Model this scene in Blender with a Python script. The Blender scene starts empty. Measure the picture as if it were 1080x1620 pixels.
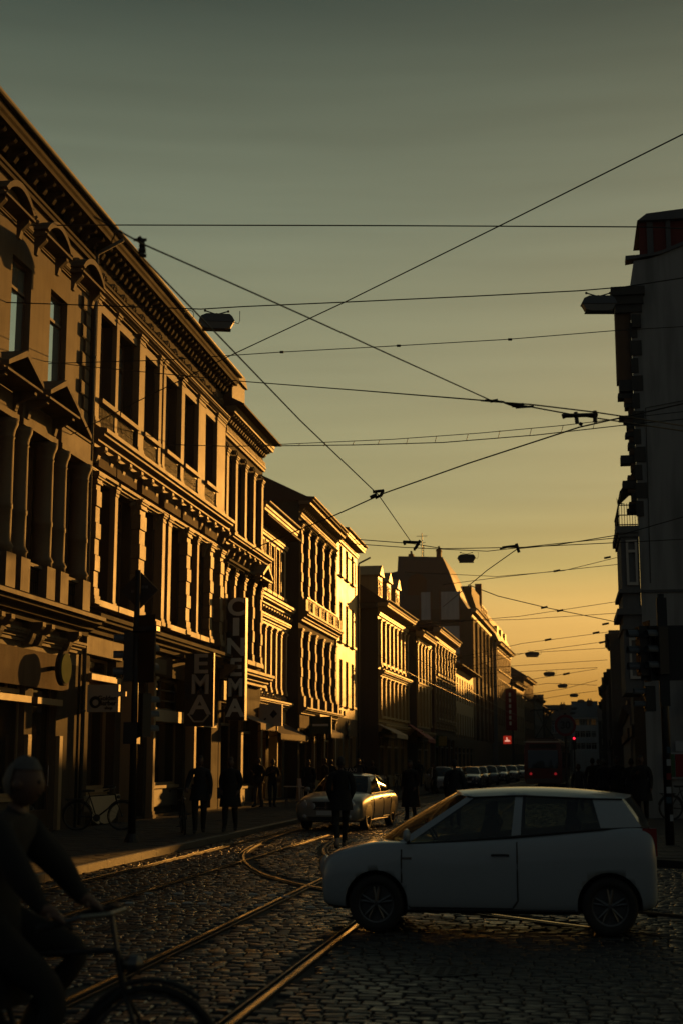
import bpy, bmesh, math, random
from mathutils import Vector, Matrix
import numpy as np
random.seed(7)
R = math.radians
S = bpy.context.scene
COL = S.collection

# ------------------------------------------------------------------ camera
CAM_H = 1.78
F = 2250.0
PITCH = math.atan(395 / F)
YAW = math.atan(355 / math.hypot(F, 395))
cam = bpy.data.cameras.new('camera')
cam.sensor_fit = 'VERTICAL'
cam.sensor_height = 36.0
cam.lens = F / 1620 * 36
cam.clip_start = 0.1
cam.clip_end = 3000
cam.dof.use_dof = True
cam.dof.focus_distance = 27.0
cam.dof.aperture_fstop = 2.2
co = bpy.data.objects.new('camera', cam)
COL.objects.link(co)
co.location = (0, 0, CAM_H)
co.rotation_euler = (math.pi / 2 + PITCH, 0, YAW)
S.camera = co

# ------------------------------------------------------------------ sky and sun
SUN_AZ, SUN_EL = 12.5, 7.1
w = bpy.data.worlds.new('World')
S.world = w
w.use_nodes = True
nt = w.node_tree
nt.nodes.clear()
N = nt.nodes.new
L = nt.links.new
out = N('ShaderNodeOutputWorld')
bg = N('ShaderNodeBackground')
L(bg.outputs[0], out.inputs[0])
sky = N('ShaderNodeTexSky')
sky.sky_type = 'NISHITA'
sky.sun_disc = False
sky.sun_elevation = R(SUN_EL)
sky.sun_rotation = R(SUN_AZ)
sky.air_density = 2.2
sky.dust_density = 6.0
sky.ozone_density = 1.0
# the dusk air of the photograph: olive grey overhead, amber over the rooftops in the west
tc = N('ShaderNodeTexCoord')
sep = N('ShaderNodeSeparateXYZ')
L(tc.outputs['Generated'], sep.inputs[0])
asn = N('ShaderNodeMath'); asn.operation = 'ARCSINE'
L(sep.outputs[2], asn.inputs[0])
mr = N('ShaderNodeMapRange')
mr.inputs[1].default_value = 0.0
mr.inputs[2].default_value = R(60)
L(asn.outputs[0], mr.inputs[0])
ramp = N('ShaderNodeValToRGB')
L(mr.outputs[0], ramp.inputs[0])
def lin(c):
    return tuple(((v / 255 + .055) / 1.055) ** 2.4 if v > 10 else v / 255 / 12.92 for v in c) + (1,)
stops = [(0.0, (186, 134, 54)), (2.6 / 60, (188, 138, 62)), (5.6 / 60, (236, 190, 108)), (7.6 / 60, (184, 167, 105)),
         (10.5 / 60, (162, 158, 115)), (15.3 / 60, (145, 147, 116)), (21.5 / 60, (117, 126, 106)), (29.8 / 60, (62, 76, 68)), (1.0, (36, 45, 47))]
cr = ramp.color_ramp
while len(cr.elements) < len(stops):
    cr.elements.new(0.5)
for e, (p, c) in zip(cr.elements, stops):
    e.position = p
    e.color = lin(c)
# falls off with the angle from the sunset
dotn = N('ShaderNodeVectorMath'); dotn.operation = 'DOT_PRODUCT'
L(tc.outputs['Generated'], dotn.inputs[0])
dotn.inputs[1].default_value = (math.sin(R(SUN_AZ)), math.cos(R(SUN_AZ)), 0.1)
azr = N('ShaderNodeMapRange'); azr.interpolation_type = 'SMOOTHSTEP'
azr.inputs[1].default_value = -1.0; azr.inputs[2].default_value = 0.95
azr.inputs[3].default_value = 0.0; azr.inputs[4].default_value = 1.0
L(dotn.outputs['Value'], azr.inputs[0])
mixe = N('ShaderNodeMix'); mixe.data_type = 'RGBA'
mixe.inputs[6].default_value = (.036, .046, .052, 1)      # blue grey of the sky opposite the sunset
L(azr.outputs[0], mixe.inputs[0]); L(ramp.outputs[0], mixe.inputs[7])
# faint streaks of high cloud near the horizon
mp = N('ShaderNodeMapping'); mp.inputs['Scale'].default_value = (1.5, 1.5, 22)
L(tc.outputs['Generated'], mp.inputs[0])
nz = N('ShaderNodeTexNoise'); nz.inputs['Scale'].default_value = 2.2; nz.inputs['Detail'].default_value = 3
L(mp.outputs[0], nz.inputs['Vector'])
cl = N('ShaderNodeMapRange'); cl.inputs[1].default_value = .35; cl.inputs[2].default_value = .7
cl.inputs[3].default_value = .93; cl.inputs[4].default_value = 1.06
L(nz.outputs[0], cl.inputs[0])
sc2 = N('ShaderNodeVectorMath'); sc2.operation = 'SCALE'
L(mixe.outputs[2], sc2.inputs[0]); L(cl.outputs[0], sc2.inputs['Scale'])
# a little of the physical sky underneath
nsc = N('ShaderNodeVectorMath'); nsc.operation = 'SCALE'; nsc.inputs['Scale'].default_value = 0.03
L(sky.outputs[0], nsc.inputs[0])
add = N('ShaderNodeVectorMath'); add.operation = 'ADD'
SKY_GAIN = 10.0
EXPO = 0.6
HAZE = 0.00018
sc3 = N('ShaderNodeVectorMath'); sc3.operation = 'SCALE'; sc3.inputs['Scale'].default_value = SKY_GAIN * .93 / 2 ** EXPO
L(sc2.outputs[0], sc3.inputs[0])
L(sc3.outputs[0], add.inputs[0]); L(nsc.outputs[0], add.inputs[1])
L(add.outputs[0], bg.inputs[0])
bg.inputs[1].default_value = 0.1

sd = bpy.data.lights.new('sun', 'SUN')
sd.energy = 2.05
sd.angle = R(0.5)
sd.color = (1.0, 0.43, 0.075)
so = bpy.data.objects.new('sun', sd)
COL.objects.link(so)
sdir = Vector((math.sin(R(SUN_AZ)) * math.cos(R(SUN_EL)), math.cos(R(SUN_AZ)) * math.cos(R(SUN_EL)), math.sin(R(SUN_EL))))
so.rotation_euler = sdir.to_track_quat('Z', 'Y').to_euler()
so.location = (20, 60, 40)

S.view_settings.view_transform = 'Standard'
S.view_settings.look = 'None'
S.view_settings.exposure = EXPO
S.view_settings.gamma = 1.0
S.render.resolution_x = 682
S.render.resolution_y = 1024

# ------------------------------------------------------------------ materials
M = {}
def mat(name, col, rough=.8, var=.18, scale=6.0, bump=.15, bscale=40.0, metal=0.0, spec=.5, coat=0.0, emit=None, dirt=.0):
    m = bpy.data.materials.new(name)
    m.use_nodes = True
    t = m.node_tree
    b = t.nodes['Principled BSDF']
    b.inputs['Roughness'].default_value = rough
    b.inputs['Metallic'].default_value = metal
    b.inputs['Specular IOR Level'].default_value = spec
    b.inputs['Coat Weight'].default_value = coat
    co_ = t.nodes.new('ShaderNodeTexCoord')
    src = co_.outputs['Object']
    n1 = t.nodes.new('ShaderNodeTexNoise'); n1.inputs['Scale'].default_value = scale; n1.inputs['Detail'].default_value = 5
    n1.inputs['Roughness'].default_value = .65
    t.links.new(src, n1.inputs['Vector'])
    mx = t.nodes.new('ShaderNodeMix'); mx.data_type = 'RGBA'
    a = tuple(max(0, c * (1 - var)) for c in col) + (1,)
    c2 = tuple(min(1, c * (1 + var)) for c in col) + (1,)
    mx.inputs[6].default_value = a; mx.inputs[7].default_value = c2
    t.links.new(n1.outputs[0], mx.inputs[0])
    colout = mx.outputs[2]
    if dirt > 0:
        mp_ = t.nodes.new('ShaderNodeMapping'); mp_.inputs['Scale'].default_value = (2.2, 2.2, .25)
        t.links.new(src, mp_.inputs[0])
        n3 = t.nodes.new('ShaderNodeTexNoise'); n3.inputs['Scale'].default_value = 1.6; n3.inputs['Detail'].default_value = 6
        t.links.new(mp_.outputs[0], n3.inputs['Vector'])
        rr = t.nodes.new('ShaderNodeMapRange'); rr.inputs[1].default_value = .42; rr.inputs[2].default_value = .72
        rr.inputs[3].default_value = 0; rr.inputs[4].default_value = dirt
        t.links.new(n3.outputs[0], rr.inputs[0])
        m2 = t.nodes.new('ShaderNodeMix'); m2.data_type = 'RGBA'
        t.links.new(rr.outputs[0], m2.inputs[0]); t.links.new(colout, m2.inputs[6])
        m2.inputs[7].default_value = tuple(c * .35 for c in col) + (1,)
        colout = m2.outputs[2]
    t.links.new(colout, b.inputs['Base Color'])
    if bump > 0:
        n2 = t.nodes.new('ShaderNodeTexNoise'); n2.inputs['Scale'].default_value = bscale; n2.inputs['Detail'].default_value = 4
        t.links.new(src, n2.inputs['Vector'])
        bp = t.nodes.new('ShaderNodeBump'); bp.inputs['Strength'].default_value = bump; bp.inputs['Distance'].default_value = .02
        t.links.new(n2.outputs[0], bp.inputs['Height'])
        t.links.new(bp.outputs[0], b.inputs['Normal'])
        rm = t.nodes.new('ShaderNodeMapRange'); rm.inputs[3].default_value = max(.02, rough - .1); rm.inputs[4].default_value = min(1, rough + .1)
        t.links.new(n1.outputs[0], rm.inputs[0]); t.links.new(rm.outputs[0], b.inputs['Roughness'])
    if emit:
        b.inputs['Emission Color'].default_value = emit[0] + (1,)
        b.inputs['Emission Strength'].default_value = emit[1]
    M[name] = m
    return m
mat('stucco_cream', (.145, .108, .072), .7, .18, 1.4, .25, 30, dirt=.6, spec=.28)
mat('stucco_ochre', (.21, .142, .075), .6, .16, 1.4, .25, 30, dirt=.35, spec=.5)
mat('stucco_sand', (.29, .205, .115), .55, .14, 1.4, .25, 30, dirt=.3, spec=.5)
mat('stucco_yellow', (.38, .26, .11), .5, .12, 1.2, .2, 30, dirt=.25)
mat('stucco_grey', (0.16, 0.16, 0.155), .8, .12, 1.0, .2, 30, dirt=.3)
mat('stucco_shade', (.062, .048, .036), .85, .2, 1.4, .25, 30, spec=.2, dirt=.5)  # dark stucco copy: shade beside the sunlit trim put into the colour
mat('shop_wall', (.06, .046, .034), .8, .25, 1.4, .25, 30, spec=.2, dirt=.5)  # brown ground-floor walls, with their shade put into the colour too
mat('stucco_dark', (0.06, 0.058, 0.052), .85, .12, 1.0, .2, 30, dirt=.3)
mat('stucco_white', (0.48, 0.49, 0.48), .7, .1, 1.2, .15, 30, dirt=.3)
mat('stucco_brown', (0.15, 0.095, 0.06), 0.85, .15, 1.2, .25, 30, dirt=.6, spec=.2)
mat('gable_render', (0.3, 0.305, 0.29), .9, .07, .8, .12, 45, dirt=.55)
mat('brick_dark', (.10, .055, .04), .8, .2, 3, .3, 25)
mat('roof_tile', (.07, .045, .035), .75, .25, 5, .4, 18)
mat('roof_slate', (.06, .065, .07), .55, .2, 5, .3, 15)
mat('roof_red', (.15, .03, .022), .8, .2, 5, .3, 15)
mat('zinc', (.10, .10, .10), .6, .15, 4, .1, 20, metal=.3)
mat('curtain', (.20, .19, .165), .9, .1, 3, .1, 20)
mat('frame_white', (.5, .47, .40), .5, .08, 4, .05, 30)
mat('frame_brown', (.09, .055, .035), .5, .15, 4, .1, 30)
mat('frame_shop', (.26, .18, .095), .55, .15, 4, .1, 30)
mat('wood_door', (.06, .038, .025), .5, .25, 4, .2, 12)
mat('shop_dark', (.035, .032, .03), .5, .2, 4, .1, 20)
mat('iron', (.025, .025, .027), .5, .2, 8, .1, 40, metal=.5)
mat('steel_rail', (.30, .28, .25), .16, .2, 3, .12, 12, metal=1.0)
mat('rail_rust', (.05, .042, .036), .42, .3, 6, .3, 30, metal=.6)
mat('rail_groove', (.015, .013, .012), .8, .2, 8, .1, 20)
mat('kerb_stone', (0.06, 0.058, 0.054), .6, .2, 5, .3, 30)
mat('cable', (.012, .012, .012), .6, .1, 8, 0)
mat('copper_wire', (.06, .05, .04), .45, .1, 8, 0, metal=.6)
mat('insulator', (.03, .014, .01), .35, .2, 8, .05)
mat('lamp_housing', (.09, .10, .11), .45, .1, 6, .05, metal=.2)
mat('lamp_glass', (.14, .13, .11), .25, .1, 6, 0)
mat('black_plastic', (.012, .012, .012), .5, .1, 8, .05, 40)
mat('rubber', (.012, .012, .012), .8, .2, 12, .2, 40)
mat('rim_alloy', (0.1, 0.1, 0.1), .35, .1, 8, 0, metal=.8)
mat('chrome', (.6, .6, .6), .12, .05, 8, 0, metal=1.0)
mat('paint_white', (.25, .285, .31), .28, .03, 3, 0, coat=.6)
mat('paint_silver', (0.24, 0.23, 0.2), .3, .03, 3, 0, metal=.25, coat=.6)
mat('paint_black', (.014, .015, .017), .25, .03, 3, 0, coat=.7)
mat('paint_blue', (.03, .04, .06), .25, .03, 3, 0, coat=.7)
mat('paint_grey', (.16, .17, .17), .28, .03, 3, 0, metal=.3, coat=.6)
mat('tram_red', (.10, .018, .014), .35, .06, 3, 0, coat=.3)
mat('tram_grey', (.09, .088, .085), .4, .06, 3, 0)
mat('headlamp', (.32, .33, .34), .08, .1, 20, 0, spec=.8, coat=1)
mat('tail_lamp', (.20, .008, .006), .15, .1, 20, 0, coat=1)
mat('tail_lit', (.3, .01, .01), .2, .1, 20, 0, emit=((1, .04, .05), 0.12))
mat('signal_red', (.3, .01, .01), .2, .1, 20, 0, emit=((1, .02, .05), 1.2))
mat('lens_dark', (.02, .015, .01), .2, .1, 20, 0)
mat('plate', (.5, .5, .48), .5, .05, 10, 0)
mat('sign_black', (.014, .013, .013), .5, .1, 5, .05)
mat('letter_cream', (0.72, 0.72, 0.6), .55, .1, 6, .05)
mat('sign_board', (0.5, 0.42, 0.32), .5, .12, 3, .05)
mat('sign_board_cream', (.45, .36, .24), .5, .12, 3, .05)
mat('sign_green', (.07, .13, .02), .85, .15, 4, .05, spec=.1)
mat('sign_teal', (.01, .05, .04), .5, .15, 4, .05)
mat('sign_yellow', (.42, .24, .015), .5, .12, 4, .05)
mat('sign_red', (.14, .012, .014), .5, .12, 4, .05)
mat('sign_orange', (.30, .06, .012), .5, .12, 4, .05)
mat('lit_red', (.4, .04, .02), .5, .1, 4, 0, emit=((1, .05, .02), .15))
mat('lit_pink', (.5, .3, .25), .5, .1, 4, 0, emit=((1, .45, .3), .5))
mat('lit_yellow', (0.35, 0.24, 0.05), .5, .25, 4, 0)
mat('paper_white', (.34, .36, .37), .8, .1, 10, 0)
mat('paper_red', (.20, .014, .016), .8, .15, 10, 0)
mat('paper_green', (.04, .10, .04), .8, .15, 10, 0)
mat('paper_blue', (.03, .07, .10), .8, .15, 10, 0)
mat('banner_red', (.20, .012, .012), .8, .1, 5, .1)
mat('awning_red', (.30, .06, .05), .8, .1, 5, .1)
mat('awning_cream', (.45, .34, .22), .8, .1, 5, .1)
mat('awning_dark', (.04, .016, .014), .8, .1, 5, .1)
mat('skin', (0.09, 0.05, 0.035), .6, .08, 20, .05)
mat('hair_grey', (.07, .068, .065), .7, .25, 60, .2, 200)
mat('hair_dark', (.014, .01, .008), .6, .25, 60, .2, 200)
mat('cloth_black', (.008, .008, .009), .9, .2, 12, .2, 80)
mat('cloth_navy', (.010, .012, .018), .9, .2, 12, .2, 80)
mat('cloth_grey', (.05, .05, .055), .9, .2, 12, .2, 80)
mat('cloth_brown', (.03, .02, .015), .9, .2, 12, .2, 80)
mat('jeans', (.014, .018, .028), .9, .2, 12, .2, 80)
mat('shoe', (.02, .018, .016), .6, .2, 12, .1, 80)
mat('shoe_light', (.30, .24, .18), .6, .2, 12, .1, 80)
mat('seat_cloth', (.02, .02, .02), .9, .2, 12, .1, 80)
mat('foliage', (.03, .045, .02), .8, .3, 12, .2, 60)
mat('stud_white', (.45, .45, .42), .6, .1, 12, .1, 60)
mat('copper_green', (.05, .08, .05), .7, .2, 5, .1, 20)

def glass_mat(name, base, rough, metal=0.0):
    m = bpy.data.materials.new(name); m.use_nodes = True
    t = m.node_tree; b = t.nodes['Principled BSDF']
    b.inputs['Base Color'].default_value = base + (1,)
    b.inputs['Roughness'].default_value = rough
    b.inputs['Specular IOR Level'].default_value = .8
    b.inputs['Metallic'].default_value = metal
    co_ = t.nodes.new('ShaderNodeTexCoord')
    n = t.nodes.new('ShaderNodeTexNoise'); n.inputs['Scale'].default_value = .9; n.inputs['Detail'].default_value = 1
    t.links.new(co_.outputs['Object'], n.inputs['Vector'])
    bp = t.nodes.new('ShaderNodeBump'); bp.inputs['Strength'].default_value = .05; bp.inputs['Distance'].default_value = .05
    t.links.new(n.outputs[0], bp.inputs['Height']); t.links.new(bp.outputs[0], b.inputs['Normal'])
    M[name] = m
glass_mat('pane', (.018, .02, .022), .03)
glass_mat('pane_old', (.62, .80, .86), .04, .8)
glass_mat('shop_glass', (.012, .012, .012), .04)
def car_glass():
    m = bpy.data.materials.new('car_glass'); m.use_nodes = True
    t = m.node_tree; t.nodes.clear()
    o = t.nodes.new('ShaderNodeOutputMaterial'); mx = t.nodes.new('ShaderNodeMixShader')
    tr = t.nodes.new('ShaderNodeBsdfTransparent'); tr.inputs[0].default_value = (.30, .35, .33, 1)
    gl = t.nodes.new('ShaderNodeBsdfGlossy'); gl.inputs['Roughness'].default_value = .05
    gg = t.nodes.new('ShaderNodeNewGeometry'); dt = t.nodes.new('ShaderNodeVectorMath'); dt.operation = 'DOT_PRODUCT'
    t.links.new(gg.outputs['Normal'], dt.inputs[0]); t.links.new(gg.outputs['Incoming'], dt.inputs[1])
    ab = t.nodes.new('ShaderNodeMath'); ab.operation = 'ABSOLUTE'; t.links.new(dt.outputs['Value'], ab.inputs[0])
    iv = t.nodes.new('ShaderNodeMath'); iv.operation = 'SUBTRACT'; iv.inputs[0].default_value = 1; t.links.new(ab.outputs[0], iv.inputs[1])
    pw = t.nodes.new('ShaderNodeMath'); pw.operation = 'POWER'; pw.inputs[1].default_value = 4.5; t.links.new(iv.outputs[0], pw.inputs[0])
    fr = t.nodes.new('ShaderNodeMapRange'); fr.inputs[3].default_value = .06; fr.inputs[4].default_value = .9; t.links.new(pw.outputs[0], fr.inputs[0])
    t.links.new(fr.outputs[0], mx.inputs[0]); t.links.new(tr.outputs[0], mx.inputs[1]); t.links.new(gl.outputs[0], mx.inputs[2])
    t.links.new(mx.outputs[0], o.inputs[0]); M['car_glass'] = m
car_glass()
def stone_mat(name, base, rough):
    """setts: each stone (mesh island) gets its own shade and polish"""
    m = bpy.data.materials.new(name); m.use_nodes = True
    t = m.node_tree; b = t.nodes['Principled BSDF']
    g = t.nodes.new('ShaderNodeNewGeometry')
    cr_ = t.nodes.new('ShaderNodeValToRGB')
    cr_.color_ramp.elements[0].color = tuple(c * .55 for c in base) + (1,)
    cr_.color_ramp.elements[1].color = tuple(c * 1.6 for c in base) + (1,)
    t.links.new(g.outputs['Random Per Island'], cr_.inputs[0])
    t.links.new(cr_.outputs[0], b.inputs['Base Color'])
    mr_ = t.nodes.new('ShaderNodeMapRange'); mr_.inputs[3].default_value = rough - .12; mr_.inputs[4].default_value = rough + .22
    t.links.new(g.outputs['Random Per Island'], mr_.inputs[0]); t.links.new(mr_.outputs[0], b.inputs['Roughness'])
    co_ = t.nodes.new('ShaderNodeTexCoord')
    n2 = t.nodes.new('ShaderNodeTexNoise'); n2.inputs['Scale'].default_value = 22; n2.inputs['Detail'].default_value = 4
    t.links.new(co_.outputs['Object'], n2.inputs['Vector'])
    bp = t.nodes.new('ShaderNodeBump'); bp.inputs['Strength'].default_value = .35; bp.inputs['Distance'].default_value = .012
    t.links.new(n2.outputs[0], bp.inputs['Height']); t.links.new(bp.outputs[0], b.inputs['Normal'])
    M[name] = m
stone_mat('sett', (.026, .023, .020), .34)
stone_mat('slab', (.034, .033, .031), .8)
mat('asphalt', (.026, .025, .024), .62, .5, 1.6, .9, 70, dirt=.5)
mat('mortar', (.02, .019, .018), .85, .2, 5, .4, 50)

# ------------------------------------------------------------------ mesh helpers
class MB:
    def __init__(s): s.v = []; s.f = []; s.mi = []
    def quad(s, a, b, c, d, mi=0):
        n = len(s.v); s.v += [a, b, c, d]; s.f.append((n, n + 1, n + 2, n + 3)); s.mi.append(mi); return s
    def box(s, x0, x1, y0, y1, z0, z1, mi=0):
        if x0 > x1: x0, x1 = x1, x0
        if y0 > y1: y0, y1 = y1, y0
        if z0 > z1: z0, z1 = z1, z0
        n = len(s.v)
        s.v += [(x0, y0, z0), (x1, y0, z0), (x1, y1, z0), (x0, y1, z0), (x0, y0, z1), (x1, y0, z1), (x1, y1, z1), (x0, y1, z1)]
        for q in ((0, 3, 2, 1), (4, 5, 6, 7), (0, 1, 5, 4), (1, 2, 6, 5), (2, 3, 7, 6), (3, 0, 4, 7)):
            s.f.append(tuple(n + i for i in q)); s.mi.append(mi)
        return s
    def prism(s, poly, y0, y1, axis='y', mi=0):
        """poly: list of 2D points. axis y: poly in (x,z); axis x: poly in (y,z); axis z: poly in (x,y)"""
        def P(p, t):
            return (p[0], t, p[1]) if axis == 'y' else ((t, p[0], p[1]) if axis == 'x' else (p[0], p[1], t))
        n = len(s.v); k = len(poly)
        s.v += [P(p, y0) for p in poly] + [P(p, y1) for p in poly]
        s.f.append(tuple(range(n, n + k))); s.f.append(tuple(range(n + 2 * k - 1, n + k - 1, -1))); s.mi += [mi, mi]
        for i in range(k):
            j = (i + 1) % k
            s.f.append((n + i, n + k + i, n + k + j, n + j)); s.mi.append(mi)
        return s
    def tube(s, pts, r, n=8, mi=0, closed=False, cap=True):
        pts = [Vector(p) for p in pts]
        rs = r if isinstance(r, (list, tuple)) else [r] * len(pts)
        base = len(s.v); up = Vector((0, 0, 1))
        K = len(pts)
        for i, p in enumerate(pts):
            if closed: d = pts[(i + 1) % K] - pts[i - 1]
            else: d = pts[min(i + 1, K - 1)] - pts[max(i - 1, 0)]
            d.normalize()
            a = d.cross(up)
            if a.length < 1e-3: a = d.cross(Vector((0, 1, 0)))
            a.normalize(); b = a.cross(d)
            for k in range(n):
                t = 2 * math.pi * k / n
                s.v.append(tuple(p + (a * math.cos(t) + b * math.sin(t)) * rs[i]))
        for i in range(K if closed else K - 1):
            for k in range(n):
                a0 = base + i * n + k; a1 = base + i * n + (k + 1) % n
                j = (i + 1) % K
                b0 = base + j * n + k; b1 = base + j * n + (k + 1) % n
                s.f.append((a0, a1, b1, b0)); s.mi.append(mi)
        if not closed and cap:
            s.f.append(tuple(base + k for k in range(n))[::-1]); s.f.append(tuple(base + (K - 1) * n + k for k in range(n))); s.mi += [mi, mi]
        return s
    def lathe(s, prof, c=(0, 0, 0), axis='z', n=12, mi=0):
        """prof: list of (radius, height)"""
        base = len(s.v)
        for r, h in prof:
            for k in range(n):
                t = 2 * math.pi * k / n; a, b = r * math.cos(t), r * math.sin(t)
                p = (a, b, h) if axis == 'z' else ((h, a, b) if axis == 'x' else (b, h, a))
                s.v.append((p[0] + c[0], p[1] + c[1], p[2] + c[2]))
        for i in range(len(prof) - 1):
            for k in range(n):
                s.f.append((base + i * n + k, base + i * n + (k + 1) % n, base + (i + 1) * n + (k + 1) % n, base + (i + 1) * n + k)); s.mi.append(mi)
        s.f.append(tuple(base + k for k in range(n))[::-1]); s.f.append(tuple(base + (len(prof) - 1) * n + k for k in range(n))); s.mi += [mi, mi]
        return s
    def mesh(s, name, mats, smooth=False):
        me = bpy.data.meshes.new(name)
        me.from_pydata(s.v, [], s.f)
        if not isinstance(mats, (list, tuple)): mats = [mats]
        for m in mats: me.materials.append(M[m] if isinstance(m, str) else m)
        if len(mats) > 1: me.polygons.foreach_set('material_index', s.mi)
        if smooth: me.polygons.foreach_set('use_smooth', [True] * len(me.polygons))
        me.update()
        return me
    def build(s, name, mats, parent=None, loc=None, smooth=False):
        return put(name, s.mesh(name, mats, smooth), parent, loc)

def put(name, me, parent=None, loc=None, rot=None):
    o = bpy.data.objects.new(name, me)
    COL.objects.link(o)
    if parent: o.parent = parent
    if loc: o.location = loc
    if rot: o.rotation_euler = rot
    return o
def tag(o, label=None, cat=None, group=None, kind=None):
    if label: o['label'] = label
    if cat: o['category'] = cat
    if group: o['group'] = group
    if kind: o['kind'] = kind
    return o
def empty(name, loc=(0, 0, 0), rz=0, label=None, cat=None, group=None):
    o = bpy.data.objects.new(name, None); COL.objects.link(o)
    o.location = loc; o.rotation_euler = (0, 0, rz); o.empty_display_size = .2
    return tag(o, label, cat, group)
def kids(o): return [c for c in bpy.data.objects if c.parent == o]
def copy_tree(o, parent=None, tree=None):
    c = o.copy(); COL.objects.link(c)
    if parent is not None: c.parent = parent
    for ch in (tree or TREE(o))[o]: copy_tree(ch, c, tree or TREE(o))
    return c
def TREE(o):
    d = {}
    for q in bpy.data.objects: d.setdefault(q, [])
    for q in bpy.data.objects:
        if q.parent: d[q.parent].append(q)
    return d
def evaluated(o, name):
    dg = bpy.context.evaluated_depsgraph_get()
    return bpy.data.meshes.new_from_object(o.evaluated_get(dg))
_text = {}
def text_mesh(s, size, mt, ext=.01, bold=0.0, squeeze=1.0):
    k = (s, size, mt, ext, bold, squeeze)
    if k in _text: return _text[k]
    cu = bpy.data.curves.new('lettering', 'FONT'); cu.body = s; cu.size = size; cu.extrude = ext; cu.offset = bold
    cu.align_x = 'CENTER'; cu.align_y = 'CENTER'; cu.resolution_u = 4
    o = bpy.data.objects.new('lettering', cu); COL.objects.link(o)
    o.scale = (squeeze, 1, 1)
    bpy.context.view_layer.update()
    me = evaluated(o, 'lettering')
    me.transform(Matrix.Diagonal((squeeze, 1, 1, 1)))
    me.materials.clear(); me.materials.append(M[mt])
    bpy.data.objects.remove(o)
    _text[k] = me
    return me
def text(name, s, size, mt, parent, loc, rot=(math.pi / 2, 0, 0), **kw):
    return put(name, text_mesh(s, size, mt, **kw), parent, loc, rot)

# a pixel of the photograph turned into a place at street distance Y (only used to survey where wires run)
_rot = co.rotation_euler.to_matrix()
def at(x, y, Y):
    d = _rot @ Vector(((x - 540) / F, -(y - 810) / F, -1))
    return Vector((0, 0, CAM_H)) + d * (Y / d.y)

def bend(Y):
    return 0.0 if Y < 62 else (.0045 * (Y - 62) ** 2 / 2 if Y < 68 else .027 * (Y - 65))
# ------------------------------------------------------------------ ground, road, rails, pavements
g = MB()
g.quad((-300, -60, -.012), (300, -60, -.012), (300, 800, -.012), (-300, 800, -.012))
ground = tag(g.build('ground', 'mortar'), kind='structure')

def road_pts(off, Ys): return [(off + bend(Y), Y) for Y in Ys]
YS = [-20, 0, 10, 20, 30, 40, 50, 60, 62, 64, 66, 68, 75, 90, 110, 130, 150, 170, 200, 240, 300]
r_ = MB()
for a, b in zip(YS[:-1], YS[1:]):
    r_.quad((-7.75 + bend(a), a, 0), (1.0 + bend(a), a, 0), (1.0 + bend(b), b, 0), (-7.75 + bend(b), b, 0))
road = tag(r_.build('road', 'mortar'), kind='structure')
a_ = MB()   # the side street on the right, beyond the setts
a_.prism([(4.6, 4), (40, 4), (40, 25.2), (4.6, 25.2)], 0.0, .016, axis='z')
asph = tag(a_.build('side_street', 'asphalt'), kind='structure')
r3 = MB().prism([(.9, 8), (4.6, 8), (4.6, 25.2), (.9, 25.2)], -.008, 0.0, axis='z').build('road_bed', 'mortar', road)

TRACKS = []
def smooth_path(pts, n=10):
    P = [Vector((p[0], p[1], 0)) for p in pts]; o = []
    for i in range(len(P) - 1):
        p0, p1, p2, p3 = P[max(i - 1, 0)], P[i], P[i + 1], P[min(i + 2, len(P) - 1)]
        for k in range(n):
            t = k / n
            o.append(.5 * ((2 * p1) + (p2 - p0) * t + (2 * p0 - 5 * p1 + 4 * p2 - p3) * t * t + (3 * p1 - p0 - 3 * p2 + p3) * t ** 3))
    o.append(P[-1]); return o
def ribbon(mb, path, o0, o1, z0, z1, mi=0):
    L0, L1 = [], []
    for i, p in enumerate(path):
        d = (path[min(i + 1, len(path) - 1)] - path[max(i - 1, 0)]).normalized()
        nrm = Vector((d.y, -d.x, 0))
        L0.append(p + nrm * o0); L1.append(p + nrm * o1)
    for i in range(len(path) - 1):
        a, b, c, d = L0[i], L1[i], L1[i + 1], L0[i + 1]
        mb.quad((a.x, a.y, z1), (b.x, b.y, z1), (c.x, c.y, z1), (d.x, d.y, z1), mi)
        mb.quad((a.x, a.y, z0), (a.x, a.y, z1), (d.x, d.y, z1), (d.x, d.y, z0), mi)
        mb.quad((b.x, b.y, z1), (b.x, b.y, z0), (c.x, c.y, z0), (c.x, c.y, z1), mi)
def rail(pts, side):
    p = smooth_path(pts)
    m = MB()
    ribbon(m, p, -.032, .034, .0, .029, 2)                 # rail head
    ribbon(m, p, -.016, .022, .0285, .031, 0)              # band polished by the wheels
    ribbon(m, p, side * .034, side * .078, .0, .004, 1)    # flangeway groove
    ribbon(m, p, side * .078, side * .098, .0, .025, 2)    # guard lip
    m.build('rail', ['steel_rail', 'rail_groove', 'rail_rust'], road)
    TRACKS.append([(q.x + side * .03, q.y) for q in p])
Y2 = [4, 10, 20, 30, 40, 50, 60, 65, 70, 80, 95, 115, 140, 170, 210]
for off, side in ((-7.2, 1), (-5.77, -1), (-3.73, 1), (-2.3, -1)):
    rail([(off + bend(Y), Y) for Y in Y2], side)
rail([(-7.1, 42), (-6.98, 37), (-6.8, 33), (-6.4, 28.9), (-5.8, 25.9), (-4.95, 23.2), (-4.2, 21.6), (-3.6, 20.6), (-2.3, 18.8), (-.88, 17.2), (.6, 15.7), (2.4, 14.2), (5, 12.4)], 1)
rail([(-5.72, 42), (-5.55, 37), (-5.3, 33), (-4.92, 29.3), (-4.35, 26.7), (-3.6, 24.4), (-2.75, 22.6), (-1.4, 20.5), (0, 18.8), (1.3, 17.4), (3.2, 15.6), (6, 13.6)], -1)

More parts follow.
